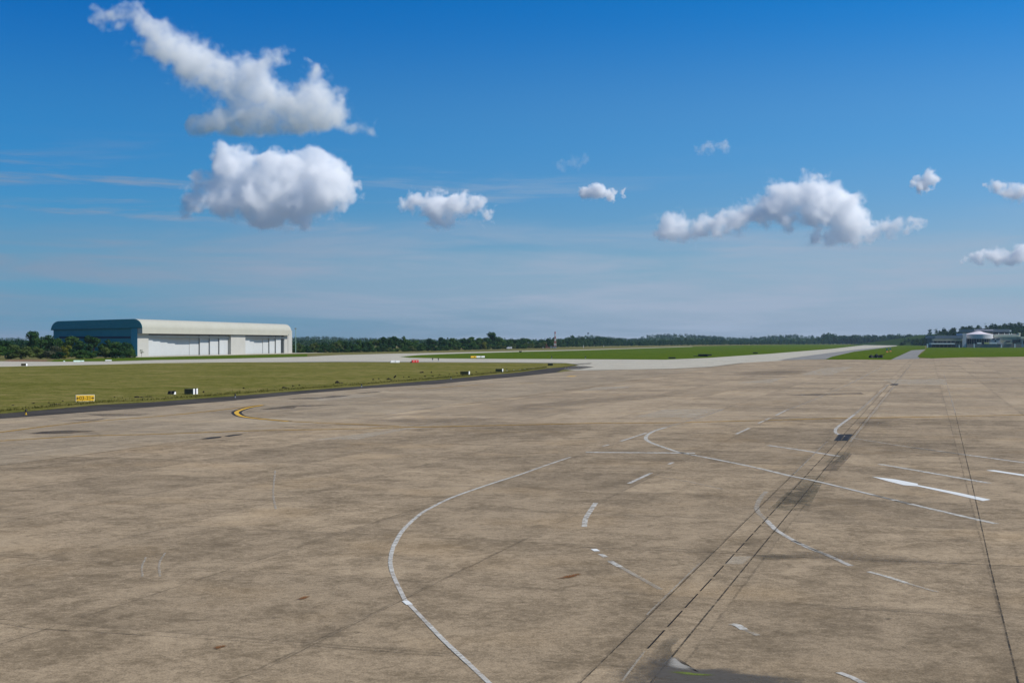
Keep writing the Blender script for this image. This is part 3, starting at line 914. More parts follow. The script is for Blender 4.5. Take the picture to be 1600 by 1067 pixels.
while px < 868:
    base = np.interp(px, [450, 560, 650, 760, 870], [551.0, 549.8, 548.4, 545.6, 543.2])
    top = np.interp(px, bx, bt) + rng.choice((-1.6, -0.8, 0.5, 1.5, 3.0)) + rng.uniform(-0.5, .5)
    kk = rng.choices(range(5), (6, 3, 5, 4, 2))[0]
    w = rng.uniform(13, 20) * (1.15 if base - top > 20 else 0.9)
    plant(KIND[kk][0], px, base, top, w, KIND[kk][1], KIND[kk][1].split(' in ')[0] + 's of the belt beyond the taxiway')
    px += w * rng.uniform(0.40, 0.56)
plant('limebush', 756, 546.3, 533.5, 9, 'small yellow-green tree standing out of the belt beyond the green island', name='broadleaf_tree')
px = 462.0
while px < 866:                                       # undergrowth in front of the belt
    base = np.interp(px, [450, 560, 650, 760, 870], [551.6, 550.3, 548.9, 546.0, 543.5])
    kk = rng.choice(('midbush', 'darkbush', 'olivebush', 'darkbush'))
    lab = {'midbush': 'low mid green bush at the foot of the tree belt', 'darkbush': 'low dark bush at the foot of the tree belt', 'olivebush': 'low olive bush at the foot of the tree belt'}[kk]
    w = rng.uniform(10, 18)
    plant(kk, px, base, base - rng.uniform(5, 11), w, lab, lab.split(' at ')[0] + 'es at the foot of the tree belt', name='leafy_bush')
    px += w * rng.uniform(0.5, 0.75)

# ------------------------------------------------------------------ hills and the far forest
SKY = [(-200, 527), (0, 527), (30, 526.5), (90, 527), (450, 527.5), (475, 526.3), (495, 525), (515, 523.8), (540, 526), (565, 526.5), (590, 527), (640, 529), (700, 530), (760, 529), (840, 531), (880, 528), (893, 525), (908, 523.2), (922, 522.8), (938, 525), (960, 527.5), (980, 528.5), (1000, 525), (1012, 522.3), (1030, 521.5), (1050, 521), (1075, 521.8), (1100, 524), (1140, 528), (1165, 526), (1185, 523.8), (1210, 523), (1235, 521.5), (1250, 524.5), (1265, 527.3), (1285, 525.5), (1400, 524), (1600, 522), (1800, 522)]
sx, sy = [p[0] for p in SKY], [p[1] for p in SKY]
NEARSKY = [(866, 527), (880, 527.5), (891, 524.5), (905, 527), (945, 526), (955, 525.5), (975, 529), (1000, 530), (1060, 529), (1100, 529), (1140, 529.5), (1180, 531), (1270, 529), (1283, 524.5), (1292, 520), (1303, 521.5), (1313, 523.5), (1340, 522), (1348, 523.5), (1360, 522.5), (1385, 522.5), (1396, 520.5), (1410, 523.5), (1424, 522), (1436, 521)]
nx_, ny_ = [p[0] for p in NEARSKY], [p[1] for p in NEARSKY]
RSKY = [(1405, 524), (1420, 519), (1432, 517), (1440, 516), (1446, 512), (1452, 514), (1465, 512.5), (1478, 509), (1500, 507), (1520, 507), (1535, 506), (1545, 504.5), (1558, 503), (1575, 503.5), (1587, 501.8), (1600, 504), (1650, 501), (1720, 503), (1800, 510)]
rx_, ry_ = [p[0] for p in RSKY], [p[1] for p in RSKY]
RIDGE, RH = 4900.0, 2350.0


def rise(x):
    t = min(1, max(0, (x - 1402) / 45))
    return t * t * (3 - 2 * t)


def hill_mesh(name, xs, sky, tree_h, y0, y1, y2, label, ends=lambda x: 1.0):
    vs, fs = [], []
    rows = 9
    for i, x in enumerate(xs):
        for j in range(rows):
            t = j / (rows - 1)
            y = y0 + (y1 - y0) * min(1, t * 1.6) if t < 0.625 else y1 + (y2 - y1) * (t - 0.625) / 0.375
            zr = max(0.3, EYE + (HOR - sky(x)) / FPX * y1 - tree_h) * ends(x)
            z = zr * (math.sin(min(1, t * 1.6) * math.pi / 2) if t < 0.625 else math.cos((t - 0.625) / 0.375 * math.pi / 2))
            vs.append(((x - CXP) / FPX * y1, y, z - 0.2))
            if i and j:
                k = i * rows + j
                fs.append((k - rows - 1, k - 1, k, k - rows))
    mb = MB()
    mb.add(vs, fs)
    o = mb.build(name, M['hill'], smooth=True)
    return tag(o, label, kind='structure')


hill_mesh('hills', list(range(-200, 1801, 12)), lambda x: np.interp(x, sx, sy), 13, 3900, RIDGE, 5900, 'low wooded hills at the end of the airfield')
hill_mesh('hills', list(range(1380, 1801, 12)), lambda x: np.interp(x, rx_, ry_), 13, 1720, RH, 2800, 'wooded rise behind the terminal buildings', rise)


def forest(name, items, label, per, mat):
    """a wood too far to tell its trees apart: crowns of leaf clumps, one mass"""
    rs = np.random.RandomState(11)
    out = []
    for i, (x, y, z, h, w) in enumerate(items):
        k = rs.randint(4, 7)
        lob = []
        for j in range(k):
            a = rs.uniform(0, 6.28)
            hh = rs.uniform(0.35, 0.88)
            rr = w * 0.5 * rs.uniform(0.1, 0.75) * (1.15 - 0.5 * hh)
            r = w * rs.uniform(0.18, 0.32)
            lob.append((x + math.cos(a) * rr, y + math.sin(a) * rr, z + h * hh - 0.05 * h, r, r * 0.8))
        lob.append((x, y, z + h * 0.3, w * 0.42, h * 0.3))
        out.append(crown(1000 + i, lob, per, w * 0.11, 0, ''))
    return tag(mesh_quads(name, np.concatenate(out), mat), label, 'forest', None, 'stuff')


rng = random.Random(3)
items = []
x = 862.0
while x < 1445:                                       # forest edge along the far side of the field
    base = np.interp(x, [860, 950, 1100, 1200, 1300, 1445], [542.9, 541.0, 539.2, 538.5, 538.0, 538.4])
    for row in range(3):
        y = EYE * FPX / (base - HOR) * (1 + 0.05 * row)
        top = np.interp(x, nx_, ny_) - 0.8 + (2 - row) * rng.uniform(0.8, 3.2) + rng.uniform(-0.6, 1.2)
        h = EYE + (HOR - top) / FPX * y
        items.append(((x + rng.uniform(-3, 3) - CXP) / FPX * y, y, 0, h, max(7, h * rng.uniform(0.5, 0.85))))
    x += 2.6
forest('forest', items, 'dark green wood along the far edge of the airfield', 150, LEAF['far'])
items = []
for k in range(2600):                                 # trees on the hills
    x = rng.uniform(-120, 1640)
    if 95 < x < 440:
        continue
    t = rng.uniform(0.0, 1.0) ** 0.7
    y = 3900 + (RIDGE - 3900) * t
    zr = max(0.3, EYE + (HOR - np.interp(x, sx, sy)) / FPX * RIDGE - 13)
    z = zr * math.sin(t * math.pi / 2) - 0.5
    h = rng.uniform(9, 14) if rng.random() < 0.985 else rng.uniform(14, 18)
    items.append(((x - CXP) / FPX * RIDGE, y, z, h, rng.uniform(11, 20)))
for k in range(420):                                  # woods between the belt and the hills
    x = rng.uniform(440, 868)
    y = rng.uniform(1750, 2300)
    top = 529.5 + rng.uniform(-1.5, 3.5)
    h = EYE + (HOR - top) / FPX * y
    items.append(((x - CXP) / FPX * y, y, 0, h, rng.uniform(8, 14)))
for k in range(170):
    x = rng.uniform(-160, 62)
    y = rng.uniform(720, 950)
    h = EYE + (HOR - 528.5 + rng.uniform(-3, 1.5)) / FPX * y
    items.append(((x - CXP) / FPX * y, y, 0, h, rng.uniform(5, 9)))
forest('forest', items, 'bluish wood covering the low hills at the horizon', 42, LEAF['far'])
items = []
for k in range(1250):                                  # trees on the rise behind the buildings
    x = rng.uniform(1400, 1700)
    t = rng.uniform(0.0, 1.0) if k % 3 else rng.uniform(0.0, 0.4)
    y = 1720 + (RH - 1720) * t
    zr = max(0.3, EYE + (HOR - np.interp(x, rx_, ry_)) / FPX * RH - 13) * rise(x)
    z = zr * math.sin(t * math.pi / 2) - 0.4
    h = rng.uniform(5, 13.5) if rng.random() < 0.90 else rng.uniform(14, 19)
    items.append(((x - CXP) / FPX * RH, y, z, h, rng.uniform(6, 12)))
forest('forest', items, 'dark wood rising behind the terminal buildings', 170, LEAF['far'])

# ------------------------------------------------------------------ airfield signs and markers
S = dict(
    yellow=plain('yellow_sign_film', (0.86, 0.50, 0.03), 0.4, 0.06, 3),
    cream=plain('pale_sign_border', (0.78, 0.70, 0.42), 0.5, 0.08, 3),
    back=plain('brown_sign_back', (0.13, 0.105, 0.038), 0.6, 0.25, 3),
    white=plain('white_sign_film', (0.80, 0.80, 0.78), 0.5, 0.06, 3),
    red=plain('red_sign_film', (0.55, 0.035, 0.03), 0.45, 0.1, 3),
    black=plain('black_legend', (0.035, 0.030, 0.026), 0.6, 0.1, 3),
    brown=plain('dark_brown_legend', (0.09, 0.045, 0.008), 0.6, 0.1, 3),
    navy=plain('dark_blue_frame', (0.055, 0.05, 0.085), 0.5, 0.15, 3),
    steel=plain('galvanised_steel', (0.42, 0.43, 0.43), 0.45, 0.12, 3, 0.5),
    green=plain('green_steel', (0.16, 0.26, 0.20), 0.5, 0.12, 2),
    conc=plain('dark_wet_concrete', (0.035, 0.040, 0.040), 0.8, 0.25, 1.0),
    orange=plain('orange_paint', (0.62, 0.22, 0.06), 0.5, 0.1, 2),
    amber=plain('amber_lens', (0.75, 0.45, 0.03), 0.2, 0.05, 3),
    soil=plain('dark_soil', (0.030, 0.022, 0.015), 0.95, 0.35, 2.5),
)


def text(s, size, mat, parent, loc, name, depth=0.006):
    cu = bpy.data.curves.new(name, 'FONT')
    cu.body = s
    cu.size = size
    cu.align_x, cu.align_y = 'CENTER', 'CENTER'
    cu.extrude = depth
    ob = bpy.data.objects.new(name, cu)
    ob.parent = parent
    ob.location = loc
    ob.rotation_euler = (R(90), 0, 0)
    COL.objects.link(ob)
    me = bpy.data.meshes.new_from_object(ob.evaluated_get(bpy.context.evaluated_depsgraph_get()))
    bpy.data.objects.remove(ob)
    o = link(name, me, mat, parent)
    o.location = loc
    o.rotation_euler = (R(90), 0, 0)
    return o


def sign_at(x0, x1, y0, y1, yaw, thick=0.22, legs=True):
    """frame of a sign that fills these pixels; yaw turns its face. Returns root, width, z0, z1"""
    xc = (x0 + x1) / 2
    base = G(xc, y1 + 0.6)
    k = FPX / base.y
    view = math.atan2(base.x, base.y)
    wid = max(0.3, (x1 - x0) / k / max(0.25, math.cos(yaw + view)))
    z1 = EYE + (HOR - y0) / k
    z0 = max(0.06, EYE + (HOR - y1) / k)
    return base, wid, z0, z1


FACE = {}


def sign(x0, x1, y0, y1, yaw, face, back, end, label, cat='sign', thick=0.24, name='airfield_sign', border=None, group=None):
    base, wid, z0, z1 = sign_at(x0, x1, y0, y1, yaw)
    r = empty(name, base, yaw, label, cat, group)
    MB().box(-wid / 2, wid / 2, -thick / 2, thick / 2, z0, z1).build('housing', back, r, bevel=0.02)
    if face is not None:
        m = 0.05
        if border is not None:
            MB().box(-wid / 2 + .015, wid / 2 - .015, -thick / 2 - .022, -thick / 2 - .003, z0 + .015, z1 - .015).build('border', border, r)
            m = 0.09
        FACE[r.name] = MB().box(-wid / 2 + m, wid / 2 - m, -thick / 2 - .042, -thick / 2 - .025, z0 + m, z1 - m).build('face', face, r)
    if end is not None:
        e = MB().box(wid / 2 + .003, wid / 2 + .05, -thick / 2 + .01, thick / 2 - .01, z0 - .04, z1 + .02).build('end_cap', end, r)
    for s in (-0.36, 0.36):
        MB().box(wid * s - .05, wid * s + .05, -.05, .05, 0, z0 - .003).build('leg', S['steel'], r)
    return r, wid, z0, z1, thick


# the yellow sign faces down the taxi lane, turned to the sun
r, wid, z0, z1, th = sign(118.4, 147, 616.4, 627.6, R(30), S['yellow'], S['navy'], None, 'yellow runway direction sign reading 03-21 with arrows, on the grass edge', border=S['cream'])
text('03-21', 0.56, S['brown'], FACE[r.name], (0, -th / 2 - .05, (z0 + z1) / 2), 'lettering')
for s in (-1, 1):
    q = MB()
    xa = s * (wid * 0.37)
    zc = (z0 + z1) / 2
    q.box(xa - .13, xa + .13, -th / 2 - .056, -th / 2 - .044, zc - .03, zc + .03)
    q.add([(xa + s * .02, -th / 2 - .056, zc + .15), (xa + s * .02, -th / 2 - .056, zc - .15), (xa + s * .2, -th / 2 - .056, zc), (xa + s * .02, -th / 2 - .044, zc + .15), (xa + s * .02, -th / 2 - .044, zc - .15), (xa + s * .2, -th / 2 - .044, zc)],
          [(0, 1, 2), (3, 5, 4), (0, 3, 4, 1), (1, 4, 5, 2), (2, 5, 3, 0)])
    q.build('arrow', S['brown'], FACE[r.name])
# signs seen from behind: dark backs, a pale end on the side to the sun
DB = 'dark backs of signs along the grass edge'
r, wid, z0, z1, th = sign(291.5, 304.8, 607.2, 616, R(-14), None, S['back'], None, 'brown sign back with white end split by a dark stripe, near the black blocks', group=DB, thick=1.15)
for y, mt in ((-.40, S['white']), (0.0, S['navy']), (.40, S['white'])):
    MB().box(wid / 2 + .003, wid / 2 + .06, y - .195, y + .195, z0 - .08, z1 + .02).build('end_cap', mt, r)
for z in (0.33, 0.62):
    MB().box(-wid / 2 + .1, wid / 2 - .1, -th / 2 - .03, -th / 2 - .003, z0 + (z1 - z0) * z - .02, z0 + (z1 - z0) * z + .02).build('rail', S['navy'], r)
sign(720, 733, 580.2, 585, R(-16), None, S['back'], S['white'], 'brown sign back with cream end above the dark shadow of a hole', group=DB, thick=0.75)
sign(775, 785.2, 576.2, 581, R(-16), None, S['back'], S['white'], 'brown sign back with pale end next to the scattered bright stones', group=DB, thick=0.75)
sign(856, 864, 567.6, 571.2, R(-8), None, S['back'], None, 'small brown sign back at the tip of the dry grass', group=DB, thick=0.4)
sign(34.2, 41.3, 568, 571.4, R(-10), None, S['back'], S['white'], 'small brown sign back at the taxiway edge below the tree clump', group=DB, thick=0.7)
# white and red signs at the taxiway
r, wid, z0, z1, th = sign(609.8, 616.6, 563.4, 566.7, R(42), S['white'], S['white'], None, 'white sign, first of the pair next to the red sign')
for k in range(2):
    x = -wid * .2 + wid * .4 * k
    MB().box(x - .09, x + .09, -th / 2 - .06, -th / 2 - .045, z0 + .25, z1 - .2).build('legend', S['steel'], FACE[r.name])
r, wid, z0, z1, th = sign(617.4, 624, 563.4, 566.7, R(42), S['white'], S['white'], None, 'white sign between the other white sign and the red sign')
for k in range(2):
    x = -wid * .15 + wid * .35 * k
    MB().box(x - .09, x + .09, -th / 2 - .06, -th / 2 - .045, z0 + .25, z1 - .2).build('legend', S['steel'], FACE[r.name])
r, wid, z0, z1, th = sign(643.2, 653.8, 562.4, 566.6, R(42), S['red'], S['red'], None, 'red holding sign with white marks and a black post')
for k in range(2):
    x = -wid * .22 + wid * .42 * k
    MB().box(x - .13, x + .13, -th / 2 - .06, -th / 2 - .045, z0 + .35, z1 - .3).build('legend', S['white'], FACE[r.name])
MB().box(-wid / 2 - .45, -wid / 2 - .2, -.1, .1, 0, z0 + .4).build('post', S['black'], r)
r, wid, z0, z1, th = sign(735, 757.6, 556, 559, R(42), None, S['black'], None, 'long sign with a yellow panel and white panels on the green island')
for a, bb, mt in ((-.49, -.10, 'yellow'), (-.09, .19, 'white'), (.23, .48, 'white')):
    f = MB().box(wid * a, wid * bb, -th / 2 - .03, -th / 2 - .003, z0 + .06, z1 - .06).build('panel', S[mt], r)
for x in (0.04, 0.13, 0.35):
    MB().box(wid * x - .18, wid * x + .18, -th / 2 - .05, -th / 2 - .032, z0 + .4, z1 - .35).build('legend', S['steel'], r)
MB().box(wid * -.23 - .3, wid * -.23 + .3, -th / 2 - .05, -th / 2 - .032, z0 + .55, z1 - .5).build('legend', S['brown'], r)
sign(811, 815.2, 548.5, 550.2, R(0), None, S['black'], None, 'small black box on the far runway edge above the green island', 'marker', thick=0.6, name='marker_box')
for x0, x1, y0, y1, lab in ((115, 125.5, 563, 565.4, 'pale green board lying along the hangar taxiway'), (126.5, 131, 563, 565, 'short pale green board next to the longer one by the hangar taxiway'), (164.5, 174, 562.2, 563.8, 'white board at the taxiway edge before the hangar corner'), (99, 101.3, 563.6, 565.2, 'small cream marker below the yellow-green bush')):
    sign(x0, x1, y0, y1, R(42), None, S['white'] if 'green' not in lab else plain('pale_green_paint', (0.55, 0.72, 0.64), 0.6), None, lab, 'marker', thick=0.3, name='taxiway_marker')

# two black concrete blocks beside the striped sign
for x0, x1, y0, y1, e, lab in ((263, 267.3, 610.7, 616, False, 'black leaning block, the plain one beside the striped sign'), (269, 273, 610.6, 616.2, True, 'black leaning block with a white end beside the striped sign')):
    base, wid, z0, z1 = sign_at(x0, x1, y0, y1, R(-12))
    r = empty('marker_block', base, R(-12), lab, 'block')
    MB().add([(-wid / 2, -.3, 0), (wid / 2, -.3, 0), (wid / 2, .3, 0), (-wid / 2, .3, 0), (-wid / 2 + .1, -.2, z1), (wid / 2 + .06, -.2, z1), (wid / 2 + .06, .2, z1), (-wid / 2 + .1, .2, z1)],
             [(3, 2, 1, 0), (4, 5, 6, 7), (0, 1, 5, 4), (1, 2, 6, 5), (2, 3, 7, 6), (3, 0, 4, 7)]).build('body', S['black'], r, bevel=0.02)
    if e:
        MB().add([(wid / 2 + .01, -.3, 0.05), (wid / 2 + .15, 0, 0.05), (wid / 2 + .01, .3, 0.05), (wid / 2 + .07, -.18, z1 * .75), (wid / 2 + .07, .18, z1 * .75)],
                 [(0, 1, 3), (1, 2, 4), (1, 4, 3), (0, 3, 4, 2), (0, 2, 1)]).build('end_plate', S['white'], r)

# taxiway edge lights
def edge_light(px, py, label, amber=False, k=1.0):
    r = empty('edge_light', G(px, py, Z2), 0, label, 'light', 'taxiway edge lights')
    MB().lathe([(0.11 * k, 0), (0.11 * k, 0.03), (0.05 * k, 0.05), (0.045 * k, 0.24 * k)], 10).build('post', S['amber'] if amber else S['steel'], r)
    MB().lathe([(0.09 * k, 0.243 * k), (0.10 * k, 0.28 * k), (0.09 * k, 0.38 * k), (0.05 * k, 0.45 * k), (0.01, 0.47 * k)], 10).build('lamp_head', S['black'], r)


edge_light(40.5, 648, 'edge light with yellow post on the asphalt shoulder before the 03-21 sign', True, 1.1)
edge_light(367.5, 621.4, 'edge light on the asphalt shoulder behind the yellow painted curve')
edge_light(565, 604.5, 'edge light on the shoulder below the dark post in the grass')
edge_light(704.6, 592.6, 'edge light on the shoulder just before the first far sign back')
for px, py, lab in ((676, 564, 'dark edge light near the red sign'), (685, 564.4, 'small dark edge light second past the red sign'), (862, 560.3, 'edge light on the green island above the small sign back'), (914.6, 560.3, 'edge light on the green island farther along past the dry grass tip')):
    edge_light(px, py, lab, k=2.2)

# culvert headwalls and heaps
def culvert(x0, x1, y0, y1, label, name='culvert_headwall', wings=True):
    base, wid, z0, z1 = sign_at(x0, x1, y0, y1, 0)
    r = empty(name, base, 0, label, 'culvert')
    q = MB()
    q.box(-wid / 2, wid / 2, 0, 1.2, z1 - .35, z1)
    q.box(-wid / 2, -wid / 2 + .5, 0, 1.2, 0, z1 - .353)
    q.box(wid / 2 - .5, wid / 2, 0, 1.2, 0, z1 - .353)
    q.box(-wid / 2 + .5, wid / 2 - .5, .9, 1.19, 0, z1 - .353)
    q.build('headwall', S['conc'], r, bevel=0.03)
    if wings:
        MB().box(wid / 2 + .02, wid / 2 + wid * .36, .1, 1.0, z1 - .75, z1 - .1).build('wing_wall', S['conc'], r)
        MB().box(-wid / 2 - wid * .5, -wid / 2 - .02, .1, 1.0, 0, .35).build('kerb', S['conc'], r)


culvert(1091.5, 1106.5, 553.2, 556.6, 'long black culvert headwall beside the pale taxiway')
culvert(1045, 1055.6, 558, 559.6, 'low dark culvert at the lower edge of the green island', wings=False)
culvert(1177, 1184, 550.5, 551.8, 'small dark culvert farther along the pale taxiway', wings=False)


def mound(name, px, py, w, h, seed, label, cat, mat, group=None, d=None):
    rng = random.Random(seed)
    bm = bmesh.new()
    bmesh.ops.create_icosphere(bm, subdivisions=3, radius=1)
    ph = [rng.uniform(0, 6) for _ in range(4)]
    for v in bm.verts:
        n = 1 + .22 * math.sin(4 * v.co.x + ph[0]) + .2 * math.sin(6 * v.co.y + ph[1]) + .13 * math.sin(11 * v.co.x + 7 * v.co.y + ph[2]) + rng.uniform(-.07, .07)
        v.co.z = max(0, v.co.z) * n
        v.co = Vector((v.co.x * w / 2 * n, v.co.y * (d or w * .4) / 2 * n, v.co.z * h - 0.02))
    me = bpy.data.meshes.new(name)
    bm.to_mesh(me)
    bm.free()
    o = link(name, me, mat)
    o.location = G(px, py, Z2)
    return tag(o, label, cat, group)


def per_px(py):
    return EYE / (py - HOR)


k = per_px(558.8)
hp = empty('rubble_heap', G(1367, 559.4), 0, 'dark heap of debris on the grass wedge by the service road', 'heap')
for i, (dx, w, h) in enumerate(((-1.2, 2.6, 1.1), (0.6, 2.8, 1.3), (2.4, 2.0, 1.2))):
    q = mound('lump', 1367, 559.4, w, h, 50 + i, None, None, S['conc'])
    q.parent = hp
    q.location = (dx, 0.2 * i, 0)
MB().tube((0.5, 0, 0.9), (4.2, 0.3, 1.5), 0.16, 0.1, 6).build('branch', S['soil'], hp)

# pair of green boxes on posts with an orange foot
for px, y0, y1, lab in ((1386, 544, 550.6, 'first green box on a post with orange foot on the grass wedge'), (1391.2, 543.6, 549.6, 'second green box on a post, the taller body, on the grass wedge')):
    base = G(px, y1)
    kx = base.y / FPX
    top = EYE + (HOR - y0) * kx
    r = empty('approach_light', base, 0, lab, 'light')
    MB().box(-.14, .14, -.14, .14, .5, top * .55).build('post', S['green'], r)
    MB().box(-.55, .55, -.3, .3, top * .55 + .01, top).build('head', S['green'], r, bevel=.04)
    MB().add([(-.9, -.5, 0), (.9, -.5, 0), (.9, .5, 0), (-.9, .5, 0), (0, 0, 1.3)], [(3, 2, 1, 0), (0, 1, 4), (1, 2, 4), (2, 3, 4), (3, 0, 4)]).build('foot', S['orange'], r)

# earth clods, a dark lump for a hole's shadow, and stones along the edge of the dry grass
CL = 'clods of earth along the edge of the dry grass'
for i, (px, py, w, h) in enumerate(((85, 632.5, 13, 2.3), (20, 634, 6, 1.5), (52, 631, 5, 2.0), (76, 630, 5, 1.6), (98, 627.5, 5, 1.5), (217, 621.5, 14, 2.6), (232, 620.5, 9, 2), (179, 621.5, 3, 1.8), (318, 613.5, 4, 2.5), (445, 606.8, 10, 2.2), (458, 603.8, 3, 2), (381, 607.5, 4, 2), (468, 602.8, 3, 2), (527, 599, 10, 3.4), (533, 598.8, 8, 1.4), (583, 593.5, 2.5, 1.8), (592, 592.6, 3, 1.5), (608, 593.2, 7, 2.4), (631, 590, 2, 1.8), (639, 589.6, 2.5, 2), (659, 582.8, 6, 2.4), (664, 588.8, 5, 1.7), (674, 582.8, 2, 2.2), (676, 588.3, 4, 1.4), (687, 586, 2.5, 1.6), (702, 584.8, 2, 1.6), (714, 583.5, 2, 1.4), (723.5, 586.3, 4.6, 1.8), (744, 581.6, 3, 1.2), (767, 581.6, 3, 1), (792, 577.8, 2.4, 1.2))):
    k = per_px(py)
    mound('earth_clod', px, py, w * k, h * k, i, 'dark clod of earth along the edge of the dry grass', 'clod', S['soil'], CL, d=w * k * 0.5)
for i, (px, py, w) in enumerate(((792, 579.5, 3), (803, 578.6, 4), (812, 578, 4), (820, 577.3, 5), (829, 576.4, 6), (835, 575.8, 4), (843, 575.4, 3), (846, 574.9, 3), (849, 574.6, 2.5))):
    k = per_px(py)
    mound('stone', px, py, w * k, 0.9 * k, 70 + i, 'bright stone in the row at the tip of the dry grass', 'stone', plain('pale_stone', (0.52, 0.48, 0.36), 0.9, 0.2, 2), 'bright stones at the tip of the dry grass')
# dark stump standing in the grass
r = empty('tree_stump', G(616.6, 591), 0, 'short dark leaning post in the dry grass beside the taxiway edge', 'stump')
MB().tube((-.15, 0, 0), (.22, 0, .52), .16, .13, 9).build('post', S['soil'], r)

# drain covers in the trench
def grate(pts, label, n):
    P = [G(*p, z=ZM + .004) for p in pts]
    o_ = sum(P, Vector()) / 4
    r = empty('drain_cover', o_, 0, label, 'drain cover')
    Q = [p - o_ for p in P]
    fr = MB()

    def at(u, v, z):
        q = Q[0] * (1 - u) * (1 - v) + Q[1] * u * (1 - v) + Q[2] * u * v + Q[3] * (1 - u) * v
        return (q.x, q.y, z)

    def slab(mb, u0, u1, v0, v1, za, zb):
        mb.add([at(u0, v0, za), at(u1, v0, za), at(u1, v1, za), at(u0, v1, za), at(u0, v0, zb), at(u1, v0, zb), at(u1, v1, zb), at(u0, v1, zb)],
               [(3, 2, 1, 0), (4, 5, 6, 7), (0, 1, 5, 4), (1, 2, 6, 5), (2, 3, 7, 6), (3, 0, 4, 7)])
    t = .05
    for a in ((0, 1, 0, t), (0, 1, 1 - t, 1), (0, t, t, 1 - t), (1 - t, 1, t, 1 - t)):
        slab(fr, *a, 0, .012)
    fr.build('frame', S['conc'], r)
    for i in range(n):
        for j in range(n):
            p = MB()
            u0, u1 = t + (1 - 2 * t) * i / n, t + (1 - 2 * t) * (i + 1) / n
            v0, v1 = t + (1 - 2 * t) * j / n, t + (1 - 2 * t) * (j + 1) / n
            for s in range(6):
                slab(p, u0 + .02, u1 - .02, v0 + (v1 - v0) * (s + .2) / 6, v0 + (v1 - v0) * (s + .8) / 6, 0, .011)
            p.build('grille', S['black'], r)


grate([(1310.5, 678.5), (1332.5, 678.5), (1324.5, 688.3), (1303, 688.3)], 'dark steel drain cover of four grilles where white lines cross the trench', 2)
grate([(1393, 599.8), (1404.5, 599.8), (1402, 601.6), (1390.5, 601.6)], 'smaller dark drain cover farther up the same trench', 1)

# ------------------------------------------------------------------ masts and small far things
mr_ = plain('hazed_mast_red', (0.42, 0.14, 0.12), 0.5, 0.1, 1)  # red muted: distance haze put into the paint colour
mw_ = plain('mast_white', (0.58, 0.56, 0.54), 0.5, 0.08, 1)
mb_ = G(867.3, 543.8)
r = empty('lattice_mast', mb_, R(20), 'red and white lattice radio mast rising over the tree belt', 'mast')
hgt = EYE + (HOR - 518.2) * mb_.y / FPX
nsec = 7
for s in range(nsec):
    za, zb = hgt * s / nsec, hgt * (s + 1) / nsec
    wa, wb = 1.0 - 0.6 * s / nsec, 1.0 - 0.6 * (s + 1) / nsec
    q = MB()
    ca = [(wa * x, wa * y, za) for x, y in ((-1, -1), (1, -1), (1, 1), (-1, 1))]
    cb = [(wb * x, wb * y, zb) for x, y in ((-1, -1), (1, -1), (1, 1), (-1, 1))]
    for i in range(4):
        q.tube(ca[i], cb[i], .13, .13, 5)
        q.tube(ca[i], cb[(i + 1) % 4], .09, .09, 4)
        q.tube(ca[(i + 1) % 4], cb[i], .09, .09, 4)
        q.tube(cb[i], cb[(i + 1) % 4], .09, .09, 4)
    q.build('mast_section', mr_ if s % 2 == 0 else mw_, r)
MB().tube((0, 0, hgt), (0, 0, hgt + 2.2), .1, .04, 5).build('antenna', mw_, r)
g2 = G(853.5, 543.9)
r = empty('antenna_frame', g2, 0, 'short leaning red antenna frame beside the lattice mast', 'mast')
q = MB()
q.tube((-.6, 0, 0), (0.0, 0, 6.6), .16, .1, 5).tube((1.6, 0, 0), (0.1, 0, 5.0), .14, .1, 5).tube((-.4, 0, 2.2), (1.0, 0, 2.2), .1, .1, 5).tube((-.2, 0, 4), (.5, 0, 4), .1, .1, 5)
q.build('frame', mr_, r)
MB().box(-.5, 3.8, -.4, .4, 0, 1.1).build('equipment_box', mr_, r)
for x0, x1, y0, lab in ((859.6, 862.8, 541, 'small white cabin between the two red masts'), (864.2, 869.2, 541.2, 'white and red cabin at the foot of the lattice mast')):
    base = G((x0 + x1) / 2, 544)
    kx = base.y / FPX
    w, h = (x1 - x0) * kx, 3 * kx
    r = empty('equipment_cabin', base + Vector((0, -3, 0)), 0, lab, 'cabin')
    MB().box(-w / 2, w / 2, 0, 2.4, 0, h * .82).build('wall', mw_, r)
    MB().box(-w / 2 - .15, w / 2 + .15, -.15, 2.55, h * .823, h).build('roof', mr_ if 'red cabin' in lab else mw_, r)
    MB().box(-.4, .4, -.05, -.003, 0, h * .7).build('door', S['steel'], r)
for px, y0, y1, lab in ((911.6, 539.8, 543.6, 'thin white post standing before the far wood'), (943.4, 539.8, 542.2, 'shorter white post standing before the far wood'), (848.4, 543, 544.4, 'tiny white marker left over beside the red antenna frame')):
    base = G(px, y1)
    kx = base.y / FPX
    r = empty('marker_post', base, 0, lab, 'post')
    h = max(1.0, (y1 - y0) * kx)
    MB().tube((0, 0, 0), (0, 0, h), .28, .24, 8).build('post', mw_, r)
    MB().lathe([(.34, h + .003), (.34, h + .15), (.05, h + .3)], 8).build('cap', mw_, r)
